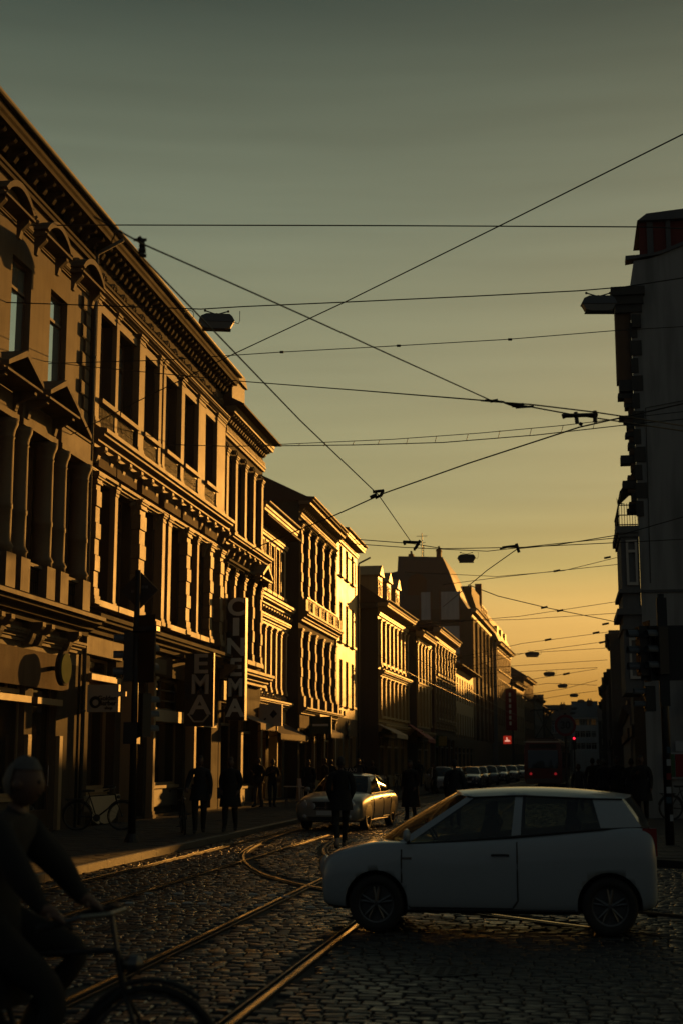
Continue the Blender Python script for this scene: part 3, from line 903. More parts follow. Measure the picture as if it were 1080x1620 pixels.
band(H2, Ln, 9.34, .16, .12, T, 'string_course')
MB().box(.1, 3.5, -.07, .01, 4.56, 5.08).build('fascia', 'stucco_cream', H2)
MB().box(6.4, 7.9, -.05, .01, 4.45, 4.9).build('fascia', 'stucco_cream', H2)
# shopfront under the blade sign
shop_unit(H2, .7, 2.95, .42, 3.9, .36, 'frame_shop', 'frame_shop', 'shop')
MB().box(.55, 3.1, -.12, .4, 3.9, 4.06).build('lintel', 'frame_shop', H2)
window(H2, .7, 4.07, 2.25, .46, .36, 'plain', 'frame_shop', 'shop_glass')
# rounded planter-like plinth of that shopfront
MB().prism([(.55, .9), (.6, .5), (.85, .28), (1.3, .16), (2.3, .16), (2.75, .28), (3.0, .5), (3.1, .9)], -.16, .3, axis='y').build('plinth', 'sign_board_cream', H2)
door(H2, 4.1, 5.8, .2, 4.3, .36)
pilaster(H2, 3.5, 3.74, .12, 4.4, .3, 'stucco_sand', cap=True)
pilaster(H2, 6.1, 6.3, .12, 4.3, .2, 'stucco_sand', cap=True)
shop_unit(H2, 6.5, 10.2, .42, 3.1, .36, 'frame_shop', 'shop_dark', 'plain')
MB().box(6.45, 10.3, -.1, .3, 3.0, 3.35).build('lintel', 'sign_board_cream', H2)
window(H2, 6.5, 3.36, 3.7, 1.0, .36, 'grid', 'shop_dark', 'shop_glass')
pilaster(H2, 10.5, 10.75, .12, 4.95, .3, 'stucco_sand')
shop_unit(H2, 11.1, 14.0, .3, 3.9, .36, 'shop_dark', 'shop_dark', 'shop')
MB().box(11.0, 14.1, -.16, .3, 2.95, 3.12).build('lintel', 'sign_board_cream', H2)
chimney(H2, 14.2, .6, 15.6, .9, 1.5)
chimney(H2, .1, .5, 15.6, .8, 1.25)

# ---- third house: three narrow windows and a dentilled frieze
y0 = 50.5; Ln = 7.1; T = 'stucco_ochre'
u3 = rel([(50.75, 51.9), (52.35, 53.5), (53.95, 55.1), (55.5, 56.6)])
H3 = house('narrow ochre house with brackets under a dentilled frieze, just past the cinema sign', y0, y0 + Ln, FW, 14.9, 'stucco_shade', 'stucco_dark',
           [dict(z0=10.3, z1=13.1, ops=u3), dict(z0=5.7, z1=8.7, ops=u3, hood='flat', hz=.25, hp=.3)], [(.3, 3.0, .2, 3.9), (3.6, 6.6, .2, 3.6)], rev=.4, rf=dict(h=3, over=.8))
for a in (50.5, 51.98, 53.6, 55.2, 56.7):
    pilaster(H3, a - y0 + .02, a - y0 + .34, 10.2, 13.3, .16, T)
    pilaster(H3, a - y0 + .02, a - y0 + .34, 5.5, 8.8, .18, T, rust=True)
for i in range(5): ornaments(H3, [[.2, 1.7, 3.3, 4.9, 6.4][i]], 13.5, .32, T)
eaves(H3, Ln, 13.8, 1.2, .5, T, dent=.34, bh=.26)
m = MB()
for x in frange(.15, Ln - .15, .22): m.box(x - .06, x + .06, -.13, .01, 14.02, 14.18)
o = m.build('dentils', T, H3); o['kind'] = 'stuff'
band(H3, Ln, 9.7, .42, .5, T); brackets(H3, frange(.3, Ln - .3, .95), 9.3, .18, .4, .4, T)
band(H3, Ln, 4.75, .5, .6, T)
MB().box(.3, 3.4, -.1, .01, 4.0, 4.7).build('fascia', 'stucco_sand', H3)
for a, b in u3: MB().box(a - .12, b + .12, -.3, .2, 5.5, 5.66).build('sill', T, H3)
shop_unit(H3, .3, 3.0, .2, 3.9, .4); shop_unit(H3, 3.6, 6.6, .2, 3.6, .4, 'shop_dark', 'shop_dark')
for x in (3.1, 6.7): pilaster(H3, x, x + .35, .12, 3.95, .12, 'stucco_sand')
chimney(H3, 5.4, 1.2, 14.6, .8, 2.0, 'brick_dark', 2)
tg = MB(); tg.box(.1, 2.2, -.3, 1.4, 14.75, 16.1); tg.prism([(.0, 16.1), (2.3, 16.1), (1.8, 16.45), (.5, 16.45)], -.4, 1.5, axis='y'); tg.build('dormer', 'roof_slate', H3)

# ---- fourth house: lower, set back, ornate entablature between the floors
y0 = 57.7; Ln = 7.4; T = 'stucco_sand'
u4 = [(.35 + 1.16 * i, .35 + 1.16 * i + .68) for i in range(6)]
H4 = house('low sand coloured house with a deep ornate entablature between its two upper floors', y0, y0 + Ln, -12.75, 12.0, T, 'stucco_dark',
           [dict(z0=9.2, z1=11.3, ops=u4, sur=T, sw=.1), dict(z0=4.9, z1=7.5, ops=u4)], [(.4, 3.2, .2, 3.5), (3.8, 6.8, .2, 3.5)], rev=.36, rf=dict(h=2.2, over=.7))
for x in (.0, 1.06, 2.22, 3.38, 4.54, 5.7, 6.86): pilaster(H4, x + .03, x + .27, 4.75, 7.6, .14, T)
band(H4, Ln, 7.65, .4, .3, T, 'string_course'); band(H4, Ln, 8.3, .5, .5, T)
brackets(H4, frange(.2, Ln - .2, .58), 7.95, .14, .36, .36, T)
ornaments(H4, frange(.4, Ln - .4, .66), 8.95, .34, T)
eaves(H4, Ln, 11.5, 1.1, .62, T, dent=.5)
hood(H3, 4.9, 6.3, 9.0, 'tri', T, .6)
band(H4, Ln, 4.1, .32, .42, T)
ornaments(H4, frange(.4, Ln - .4, .62), 4.62, .3, T)
MB().box(.1, Ln - .1, -.06, .01, 3.55, 4.05).build('fascia', 'stucco_yellow', H4)
shop_unit(H4, .4, 3.2, .2, 3.5, .36); shop_unit(H4, 3.8, 6.8, .2, 3.5, .36)

# ---- fifth house: banded window piers, gable towards the camera
y0 = 66.0; Ln = 10.9; T = 'stucco_ochre'
u5 = [(.65, 1.95), (2.55, 3.85), (4.75, 6.05), (6.95, 8.25), (9.0, 10.2)]
H5 = house('tall house with banded window piers and a bare dark gable above its lower neighbour', y0, y0 + Ln, FW, 14.0, 'stucco_shade', 'stucco_dark',
           [dict(z0=9.5, z1=12.9, ops=u5, hood='flat', hz=.12), dict(z0=4.9, z1=7.8, ops=u5, sill=True)], [(.4, 3.6, .2, 3.3), (4.2, 6.6, .2, 3.5), (7.2, 10.2, .2, 3.5)], rev=.34, depth=12)
for x in (.1, 2.0, 3.95, 6.15, 8.35, 10.3):
    pilaster(H5, x + .02, x + .42, 9.3, 13.0, .14, T, rust=True); pilaster(H5, x + .02, x + .42, 4.8, 8.0, .14, T, rust=True)
band(H5, Ln, 8.35, .45, .5, T); MB().box(.1, Ln - .1, -.12, .01, 8.81, 9.3).build('parapet', 'stucco_brown', H5)
for x in (.3, 2.2, 4.1, 6.3, 8.5, 10.4): MB().box(x - .28, x + .28, -.36, -.0, 8.83, 9.36).build('pedestal', T, H5)
railing(H5, .6, 10.2, 8.83, .7, -.3)
for x in (.3, 2.2, 4.1, 6.3, 8.5, 10.4): MB().box(x - .25, x + .25, -.28, -.0, 4.3, 4.82).build('pedestal', T, H5)
band(H5, Ln, 4.0, .3, .45, T)
eaves(H5, Ln, 13.35, .95, .62, T, dent=.42, bh=.26)
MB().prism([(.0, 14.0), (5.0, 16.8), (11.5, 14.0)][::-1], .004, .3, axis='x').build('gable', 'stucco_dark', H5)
roof(H5, Ln, 14.1, 12, 2.8, .7, 'roof_tile', ridge=5.0)
ornaments(H5, frange(.5, Ln - .5, .95), 13.1, .3, T)
MB().box(.1, 4.0, -.06, .01, 3.35, 3.95).build('fascia', 'stucco_brown', H5)
MB().box(4.4, 7.4, -.3, .01, 3.4, 4.1).build('fascia', 'stucco_yellow', H5)
shop_unit(H5, .4, 3.6, .2, 3.3, .34); shop_unit(H5, 4.2, 6.6, .2, 3.5, .34); shop_unit(H5, 7.2, 10.2, .2, 3.5, .34)
for x in (3.75, 6.75, 10.3): pilaster(H5, x, x + .3, .12, 3.9, .12, 'stucco_sand')
chimney(H5, 2.0, 4.0, 16.0, .8, 1.5)

# ---- plain bright house
y0 = 77.0; Ln = 7.6; T = 'stucco_yellow'
u6 = [(.9, 1.9), (3.1, 4.1), (5.3, 6.3)]
H6 = house('plain bright yellow house front glowing in the sun with three windows per floor', y0, y0 + Ln, -12.22, 14.4, T, 'stucco_dark',
           [dict(z0=12.1, z1=13.8, ops=u6), dict(z0=8.4, z1=10.6, ops=u6), dict(z0=4.9, z1=7.4, ops=u6)], [(.5, 1.9, .2, 3.2), (2.6, 4.0, .2, 3.2), (4.7, 6.9, .2, 3.2)], rev=.26, depth=11)
for z in (11.98, 8.28, 4.78):
    for a, b in u6: MB().box(a - .1, b + .1, -.16, .2, z, z + .115).build('sill', T, H6)
eaves(H6, Ln, 13.9, .7, .55, T, dent=0)
roof(H6, Ln, 14.5, 11, 2.6, .5, 'roof_tile', ridge=5.0)
for a, b, c, d in ((.5, 1.9, .2, 3.2), (2.6, 4.0, .2, 3.2), (4.7, 6.9, .2, 3.2)): shop_unit(H6, a, b, .2, 3.2, .26, 'frame_shop', 'shop_dark', 'plain')
drainpipe(H6, Ln - .1, .2, 14.0)
rs = MB(); rs.lathe([(.42, 0), (.36, .05), (.1, .09)], (0, 0, 0), 'y', 9)
for k in range(8): rs.lathe([(.13, 0), (.1, .06)], (.42 * math.cos(k * .785), 0, .42 * math.sin(k * .785)), 'y', 6)
tag(rs.build('wall_emblem', 'iron', None, (-12.15, 80.6, 3.55)), 'dark round emblem on the plain yellow house above its shop', 'sign').rotation_euler = (0, 0, -math.pi / 2)
for q, wd_ in ((77.9, 'left'), (79.3, 'right')): tag(MB().box(-.05, .05, -.3, .3, -.05, .22).build('wall_lamp', 'iron', None, (-12.12, q, 4.35)), '%s one of two small dark lamps over the plain yellow house shop' % wd_, 'lamp', 'lamps on the yellow house')

# ---- sixth house: projects past the fifth, shows a dark side wall with a bay
y0 = 87.9; T = 'stucco_yellow'
def gfront(Ln, n, w_, m0=.5):
    s = (Ln - 2 * m0) / n; return [(m0 + s * i + (s - w_) / 2, m0 + s * i + (s + w_) / 2) for i in range(n)]
Ln = 12.72; o6 = gfront(Ln, 7, 1.0)
H7 = house('dark sided house with a tall bay on its end wall and sunlit pilasters', y0, 100.6, -11.38, 11.4, T, 'stucco_dark',
           [dict(z0=7.9, z1=10.4, ops=o6), dict(z0=4.6, z1=6.9, ops=o6)], [(a, b, .2, 3.3) for a, b in gfront(Ln, 4, 2.9)], rev=.3, depth=11, dx=.45)
for i in range(8):
    x = .32 + i * (Ln - 1.0) / 7; pilaster(H7, x, x + .34, 7.6, 10.6, .15, T); pilaster(H7, x, x + .34, 4.4, 7.0, .15, T)
band(H7, Ln, 7.0, .4, .45, T); band(H7, Ln, 3.6, .5, .5, T)
for a, b in gfront(Ln, 4, 2.9): shop_unit(H7, a, b, .2, 3.3, .3)
for a, b in o6: MB().box(a - .1, b + .1, -.2, .2, 7.75, 7.88).build('sill', T, H7); MB().box(a - .1, b + .1, -.2, .2, 4.45, 4.58).build('sill', T, H7)
eaves(H7, Ln, 10.8, .9, .7, T, dent=.5)
roof(H7, Ln, 11.6, 11, 3.6, .6, 'roof_tile', ridge=5.0)
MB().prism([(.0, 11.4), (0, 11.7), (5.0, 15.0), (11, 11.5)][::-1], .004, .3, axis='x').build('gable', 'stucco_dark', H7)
for x in (2.0, 5.6, 9.4):
    d = MB(); d.box(x, x + 1.5, .3, 3.2, 11.9, 13.6); d.prism([(x - .15, 13.6), (x + 1.65, 13.6), (x + .75, 14.3)], .15, 3.4, axis='y'); dd = d.build('dormer', 'stucco_yellow', H7)
    window(dd, x + .3, 12.2, .9, 1.15, .36, 'cross', 'frame_white')
# the end wall towards the camera: chimney-like bay with blind windows
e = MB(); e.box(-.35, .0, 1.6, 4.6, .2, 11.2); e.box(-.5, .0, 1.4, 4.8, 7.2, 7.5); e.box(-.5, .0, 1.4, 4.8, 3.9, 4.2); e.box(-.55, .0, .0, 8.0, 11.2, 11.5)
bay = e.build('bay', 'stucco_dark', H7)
for z in (4.7, 8.0):
    for y in (2.0, 3.4):
        f_ = put('window', _wm[(1.0, 2.5, 'cross', 'frame_brown', 'pane')][0], bay, (-.36, y + .95, z), (0, 0, -math.pi / 2)); f_.scale = (.85, .6, .8)
# ---- narrow house with glowing strip
y0 = 101.2; Ln = 8.0; T = 'stucco_yellow'
o = gfront(Ln, 4, .9)
H8 = house('narrow sunlit house front with a dark side wall, before the brown one', y0, y0 + Ln, -10.35, 10.9, T, 'stucco_dark',
           [dict(z0=7.8, z1=10.0, ops=o), dict(z0=4.5, z1=6.8, ops=o)], [(.6, 3.6, .2, 3.2), (4.2, 7.4, .2, 3.2)], rev=.28, dx=.22)
eaves(H8, Ln, 10.3, .65, .6, T, dent=0); band(H8, Ln, 7.1, .25, .2, T, 'string_course'); band(H8, Ln, 3.5, .4, .4, T)
shop_unit(H8, .6, 3.6, .2, 3.2, .28); shop_unit(H8, 4.2, 7.4, .2, 3.2, .28)
for i in range(5): pilaster(H8, .1 + i * 1.86, .35 + i * 1.86, 4.3, 10.2, .12, T)
roof(H8, Ln, 11.0, 10, 2.6, .5, 'roof_tile')
# ---- house with scaffold-like brick texture
y0 = 110.4; Ln = 15.5; T = 'stucco_brown'
o = gfront(Ln, 7, 1.1)
H9 = house('brown house front of many small lit ledges, just before the low pale house', y0, y0 + Ln, -9.95, 11.9, T, 'brick_dark',
           [dict(z0=8.6, z1=10.9, ops=o, style='grid'), dict(z0=5.2, z1=7.6, ops=o, style='grid')], [(a, b, .2, 3.6) for a, b in gfront(Ln, 4, 3.0)], rev=.28, dx=.42)
for i in range(26):
    MB().box(.02, Ln - .02, -.07 if i % 2 else -.11, .01, 4.3 + i * .28, 4.38 + i * .28).build('course', 'stucco_sand', H9) if not any(5.2 - .1 < 4.3 + i * .28 < 7.6 or 8.6 - .1 < 4.3 + i * .28 < 10.9 for _ in [0]) else None
for i in range(8):
    x = .1 + i * (Ln - .5) / 7
    pilaster(H9, x, x + .3, 4.3, 11.0, .16, 'stucco_sand', rust=True)
for a, b in o: MB().box(a - .15, b + .15, -.25, .2, 8.4, 8.56).build('sill', 'stucco_sand', H9); MB().box(a - .15, b + .15, -.25, .2, 5.0, 5.16).build('sill', 'stucco_sand', H9)
eaves(H9, Ln, 11.2, .9, .6, 'stucco_sand', dent=.6)
for a, b in gfront(Ln, 4, 3.0): shop_unit(H9, a, b, .2, 3.6, .28, 'shop_dark', 'shop_dark')
roof(H9, Ln, 12.1, 10, 1.6, .5, 'roof_tile')
# ---- low white house
y0 = 126.6; Ln = 20.0; T = 'stucco_white'
o = gfront(Ln, 8, 1.0)
H10 = house('low pale house front with tall plain windows under a thin dark eave', y0, y0 + Ln, -9.75, 10.2, 'stucco_sand', T,
            [dict(z0=7.2, z1=9.4, ops=o), dict(z0=3.9, z1=6.1, ops=o)], [(a, b, .2, 3.1) for a, b in gfront(Ln, 5, 3.0)], rev=.25, dx=.55)
roof(H10, Ln, 10.25, 10, 2.4, .9, 'roof_tile')
for a, b in gfront(Ln, 5, 3.0): shop_unit(H10, a, b, .2, 3.1, .25, 'shop_dark', 'shop_dark')
# ---- the tall dark block with its flat topped gable
y0 = 148.0
o = gfront(26, 9, 1.2, 1.0)
H11 = house('tall dark block with a broad blank gable and flat topped roof rising over the row', y0, y0 + 26, -9.4, 17.5, 'stucco_brown', 'stucco_dark',
            [dict(z0=14.0, z1=16.4, ops=o), dict(z0=10.6, z1=12.9, ops=o), dict(z0=7.2, z1=9.5, ops=o), dict(z0=4.0, z1=6.2, ops=o)], [], rev=.3, depth=10.5, dx=.75)
g_ = MB().prism([(.3, 17.5), (1.4, 19.2), (2.2, 21.4), (2.9, 23.0), (7.6, 23.2), (7.7, 21.6), (10.4, 21.0), (10.4, 17.5)][::-1], .004, 14, axis='x').build('roof', 'roof_slate', H11)
MB().box(14.2, 25.8, 1.2, 9.0, 17.5, 21.6).build('roof', 'roof_tile', H11)
MB().prism([(.2, 17.52), (8.5, 17.52), (8.5, 19), (1.5, 21.6)][::-1], 14.1, 25.9, axis='x').build('roof', 'roof_tile', H11)
eaves(H11, 26, 16.7, .8, .6, 'stucco_sand', dent=0)
MB().box(25.2, 25.8, 1.0, 1.8, 17.5, 23.2).build('chimney', 'brick_dark', H11)
for x in (15, 17, 19, 21): window(H11, x, 18.0, 1.2, 1.5, .2, 'grid', 'frame_shop')
for i in range(6): pilaster(H11, .1 + i * 5.0, .55 + i * 5.0, 4.0, 16.5, .2, 'stucco_brown', cap=False)
for z in (17.9, 14.3, 10.7):   # white panelled fields in dark framing on the gable
    MB().box(-.06, .0, 1.2, 3.1, z - 1.5, z + 1.4).build('panel', 'stucco_white', H11)
    MB().box(-.06, .0, 4.2, 5.2, z - 1.5, z + 1.4).build('panel', 'stucco_white', H11) if z > 15 else None
MB().prism([(4.6, 20.6), (4.6, 19.0), (6.6, 19.0), (6.6, 20.6), (6.2, 21.1), (5.6, 21.3), (5.0, 21.1)][::-1], -.05, .01, axis='x').build('blind_window', 'brick_dark', H11)
for x_, y_ in ((3.0, 3.4), (6.0, 6.8), (10.0, 4.2)): chimney(H11, x_, y_, 22.6, .8, 1.7)
for z_ in (5.5, 9.0, 12.5): MB().box(-.09, -.061, 1.0, 5.6, z_, z_ + .16).build('beam', 'brick_dark', H11)
for y_ in (1.1, 3.15, 4.1, 5.25): MB().box(-.085, -.062, y_, y_ + .12, 9.2, 19.4).build('beam', 'brick_dark', H11)
ch = MB()
for i in range(7): ch.lathe([(.12, 0), (.1, .6), (.13, .66)], (6.5, 8.2 + i * .33, 21.3), 'z', 6)
ch.build('chimney', 'brick_dark', H11)
m = MB(); m.tube([(2, 5.3, 23.1), (2, 5.3, 25.9)], .05, 6); m.tube([(2, 4.7, 25.6), (2, 5.9, 25.6)], .03, 5); m.tube([(2, 4.9, 24.9), (2, 5.7, 24.9)], .03, 5); m.tube([(2, 5.0, 24.3), (2, 5.6, 24.3)], .03, 5); m.tube([(2, 5.15, 23.1), (2, 5.15, 24.6)], .04, 5)
m.build('antenna', 'iron', H11)
# ---- dark mansard house, then the row dropping away round the bend
o = gfront(22, 8, 1.1, .8)
H12 = house('dark house with a steep grey mansard standing further along the left row', 175.2, 197, -8.1, 16.2, 'stucco_brown', 'stucco_grey',
            [dict(z0=13.0, z1=15.2, ops=o, sill=True, sur='stucco_sand'), dict(z0=9.6, z1=11.8, ops=o, sur='stucco_sand'), dict(z0=6.2, z1=8.4, ops=o)], [], rev=.28, depth=9, dx=.9)
eaves(H12, 22, 15.6, .7, .6, 'stucco_sand', dent=0)
MB().prism([(-.3, 16.4), (1.2, 19.8), (6.5, 20.2), (8.6, 16.4)][::-1], .0, 21.9, axis='x').build('roof', 'zinc', H12)
for x in (4, 10, 16): MB().box(x, x + 1.6, .2, 2.0, 16.5, 18.6).build('dormer', 'stucco_sand', H12)
far = [(198, 216, -7.0, 12.6, 'stucco_sand', 'roof_tile', 'sand coloured house with a sunlit front beyond the mansard'),
       (217, 236, -6.0, 14.4, 'stucco_brown', 'roof_slate', 'tall brown house with a dark roof near the street bend'),
       (237, 256, -4.9, 12.2, 'stucco_grey', 'roof_tile', 'small grey house shortly before the street bends away'),
       (257, 276, -3.6, 11.0, 'stucco_dark', 'roof_tile', 'last dark house of the left row at the bend')]
for a, b, X, Hh, mt, rm_, lab in far:
    o = gfront(b - a, 6, 1.2, .8)
    hh = house(lab, a, b, X, Hh, mt, 'stucco_dark', [dict(z0=Hh - 3.2, z1=Hh - 1.1, ops=o), dict(z0=Hh - 6.6, z1=Hh - 4.4, ops=o), dict(z0=Hh - 9.8, z1=Hh - 7.6, ops=o)] if Hh > 12 else [dict(z0=Hh - 3.2, z1=Hh - 1.1, ops=o), dict(z0=Hh - 6.6, z1=Hh - 4.4, ops=o)], [], rev=.25, depth=9, dx=1.0)
    eaves(hh, b - a, Hh - .5, .6, .55, 'stucco_sand', dent=0); roof(hh, b - a, Hh + .1, 9, 3.0, .4, rm_)
    chimney(hh, 1.0, 3.0, Hh + 1.0, .9, 2.6)
# ---- houses that close the view where the street bends
def cross_house(label, x0, x1, Y, H, mt, rm_, n, nf=4, fm='frame_white'):
    b = empty('town_house', (x0, Y, 0), 0, label, 'building', 'houses along the street')
    Wd = x1 - x0; o = gfront(Wd, n, 1.0, .4); fh = (H - 3.4) / (nf - 1) if nf > 1 else H
    ops = [(a, c, 3.6 + k * fh + .5, 3.6 + k * fh + fh - .5) for a, c in o for k in range(nf - 1)]
    put('wall', wall_mesh(Wd, H, ops, .22, 9, [mt, mt]), b)
    for a, c, z0_, z1_ in ops: window(b, a, z0_, c - a, z1_ - z0_, .22, 'cross', fm)
    MB().box(-.1, Wd + .1, -.35, 0, H - .3, H + .004).build('cornice', mt, b)
    roof(b, Wd, H, 9, 3.2, .4, rm_); chimney(b, Wd * .6, 3, H + 1.4, 1.0, 2.0)
    return b
cross_house('pale house with white window bars closing the street at its far end', 1.3, 6.3, 281, 10.2, 'stucco_white', 'roof_slate', 4, 4)
cross_house('grey house at the far end of the street beside the pale one', -4.45, 1.45, 283, 9.6, 'stucco_grey', 'roof_tile', 4, 3)
cross_house('dark gabled house at the far right end of the street', 6.25, 12.5, 279, 9.4, 'stucco_dark', 'roof_tile', 4, 3)
cross_house('dark house far off on the left behind the bend', -12, -4.2, 286, 11.8, 'stucco_dark', 'roof_tile', 5, 4)

# ---- right-hand side: corner house with its grey end wall to the camera
RB = empty('corner_house', (.28, 0, 0), 0, 'tall corner house on the right with a bare grey end wall and ornate street front', 'building', 'houses along the street')
xw = 2.1; Yr = 44.0; Yr1 = 60.6
wall = MB()
ops = [(5.35, 6.75, 13.25, 15.35)]
xs = [xw, 5.35, 6.75, 15.0]; zs = [0, 13.25, 15.35, 16.0]
for i in range(3):
    for j in range(3):
        if i == 1 and j == 1: continue
        wall.quad((xs[i], Yr, zs[j]), (xs[i + 1], Yr, zs[j]), (xs[i + 1], Yr, zs[j + 1]), (xs[i], Yr, zs[j + 1]))
a, b, c, d = 5.35, 6.75, 13.25, 15.35
for q in (((a, Yr, c), (a, Yr + .25, c), (a, Yr + .25, d), (a, Yr, d)), ((b, Yr, c), (b, Yr, d), (b, Yr + .25, d), (b, Yr + .25, c)), ((a, Yr, c), (b, Yr, c), (b, Yr + .25, c), (a, Yr + .25, c)), ((a, Yr, d), (a, Yr + .25, d), (b, Yr + .25, d), (b, Yr, d))): wall.quad(*q)
wall.quad((xw, Yr, 0), (xw, Yr, 16.0), (4.6, Yr1, 16.0), (4.6, Yr1, 0)); wall.quad((15, Yr, 0), (15, Yr1, 0), (15, Yr1, 16), (15, Yr, 16)); wall.quad((4.6, Yr1, 0), (4.6, Yr1, 16), (15, Yr1, 16), (15, Yr1, 0))
wall.build('wall', 'gable_render', RB)
MB().prism([(xw, 16.0), (2.25, 16.85), (2.75, 16.9), (3.1, 17.0), (5.2, 17.75), (8.6, 19.2), (15, 16.0)], Yr, Yr + .35, axis='y').build('gable', 'gable_render', RB)
MB().prism([(2.0, 16.86), (2.0, 17.0), (2.8, 17.03), (3.15, 17.12), (5.2, 17.9), (8.6, 19.35), (8.6, 19.2), (5.2, 17.76), (3.1, 17.0)], Yr - .08, Yr + .42, axis='y').build('coping', 'zinc', RB)
window(RB, 5.35, 13.25, 1.4, 2.1, .25, 'cross', 'frame_white').location = (5.35, Yr + .12, 13.25)
MB().box(5.2, 6.9, Yr - .06, Yr + .2, 13.12, 13.248).build('sill', 'gable_render', RB)
rd = MB(); rd.prism([(2.5, Yr + .9), (12, Yr + .9), (12, Yr1 - .5), (5.0, Yr1 - .5)], 16.4, 18.45, axis='z'); rd.build('mansard', 'roof_red', RB)
MB().prism([(2.45, 18.4), (2.75, 18.62), (5.0, 18.8), (12, 18.8), (12, 18.4)], Yr + .7, Yr + 3.5, axis='y').build('roof', 'zinc', RB)
MB().box(3.35, 3.5, Yr + .8, Yr + .9, 16.6, 18.4).build('downpipe', 'zinc', RB)
MB().box(2.75, 2.95, Yr + .82, Yr + .9, 16.6, 18.4).build('downpipe', 'zinc', RB)
MB().tube([(8.2, Yr - .1, .2), (8.2, Yr - .1, 15.6), (8.0, Yr - .1, 16.2)], .06, 8).build('drainpipe', 'zinc', RB)
MB().tube([(xw + .3, Yr - .02, 6.9), (xw + .35, Yr - .02, 12.2), (5.0, Yr - .02, 12.6)], .012, 6).build('cable', 'cable', RB)
# street front (faces left): cornice, pilaster strip, mouldings seen edge on, oriel with iron balcony
def rbx(name, x0, x1, ya, yb, z0, z1, mt='stucco_dark'): return MB().box(x0, x1, ya, yb, z0, z1).build(name, mt, RB)
rbx('cornice', 1.50, 2.55, Yr - .22, Yr + 1.0, 15.72, 15.98); rbx('cornice', 1.56, 2.5, Yr - .14, Yr + .9, 15.45, 15.716)
rbx('cornice', 1.62, 2.45, Yr - .08, Yr + .8, 15.2, 15.446)
for i in range(4): rbx('bracket', 2.12 + .0, 2.4, Yr - .16, Yr - .002, 14.7 - i * .0 - .001 * i, 15.1) if i == 0 else None
rbx('pier', 1.62, 2.099, Yr + .05, Yr + .75, 13.1, 15.196, 'stucco_brown')
rbx('pier', 1.68, 2.0985, Yr + .0, Yr + .72, 12.75, 13.098, 'stucco_dark')
rg = random.Random(11)
z = 12.72; k = 0
while z > 9.1:   # broken silhouette of console blocks and mouldings down the street front
    h = rg.uniform(.10, .26); p = rg.uniform(.08, .30) + (.16 if k % 4 == 0 else 0) + max(0, (z - 11.6)) * .10
    rbx('moulding', xw - p, xw - .001, Yr + .02 + rg.uniform(0, .05), Yr + .55, z - h, z - .012, 'stucco_brown' if k % 2 else 'stucco_dark')
    ornament_o = None
    z -= h; k += 1
for i in range(11): rbx('quoin', xw - .05, xw + (.30 if i % 2 else .18), Yr - .04, Yr - .001, 8.9 + i * .55, 9.36 + i * .55)
MB().prism([(xw, 10.05), (1.62, 9.62), (1.58, 9.72), (xw - .1, 10.32), (xw, 10.36)], Yr + .3, Yr + 2.2, axis='y').build('bracket', 'stucco_dark', RB)
rbx('oriel', 1.55, 2.098, Yr + .06, Yr + 3.2, 3.7, 8.42, 'stucco_grey')
rbx('cornice', 1.42, 2.10, Yr - .05, Yr + 3.4, 8.42, 8.62, 'stucco_grey'); rbx('cornice', 1.5, 2.10, Yr, Yr + 3.3, 8.3, 8.418, 'stucco_grey')
rbx('cornice', 1.44, 2.10, Yr - .05, Yr + 3.4, 6.62, 6.74, 'stucco_grey'); rbx('cornice', 1.38, 2.10, Yr - .05, Yr + 3.4, 5.98, 6.16, 'stucco_grey'); rbx('cornice', 1.5, 2.10, Yr - .02, Yr + 3.4, 5.55, 5.65, 'stucco_grey')
put('window', win_mesh(.34, 1.35, 'cross')[0].mesh('window', 'frame_white'), RB, (1.7, Yr + .0, 6.85))
MB().quad((1.73, Yr + .05, 6.9), (2.0, Yr + .05, 6.9), (2.0, Yr + .05, 8.15), (1.73, Yr + .05, 8.15)).build('pane', 'pane', RB.children[-1])
put('window', win_mesh(.34, 1.2, 'cross')[0].mesh('window', 'frame_white'), RB, (1.7, Yr + .0, 4.1))
rl = MB()
for zz in (8.66, 8.95, 9.25): rl.tube([(2.09, Yr + .0, zz), (1.52, Yr + .0, zz), (1.50, Yr + 3.1, zz)], .018, 5)
for i in range(8): rl.tube([(1.53 + i * .08, Yr, 8.62), (1.53 + i * .08, Yr, 9.3)], .01, 5)
for i in range(22): rl.tube([(1.51, Yr + .1 + i * .14, 8.62), (1.51, Yr + .1 + i * .14, 9.3)], .01, 5)
for i in range(5): rl.tube([(1.5, Yr + .05, 9.28), (1.46 + .02 * i, Yr + .05, 9.5 - .05 * i), (1.55 + .04 * i, Yr + .05, 9.3)], .01, 5)
rl.build('balcony_railing', 'iron', RB)
MB().box(xw + .02, 14.9, Yr - .04, Yr - .001, 6.62, 6.7).build('string_course', 'zinc', RB)
RB.scale = (1, 1, 1.035)
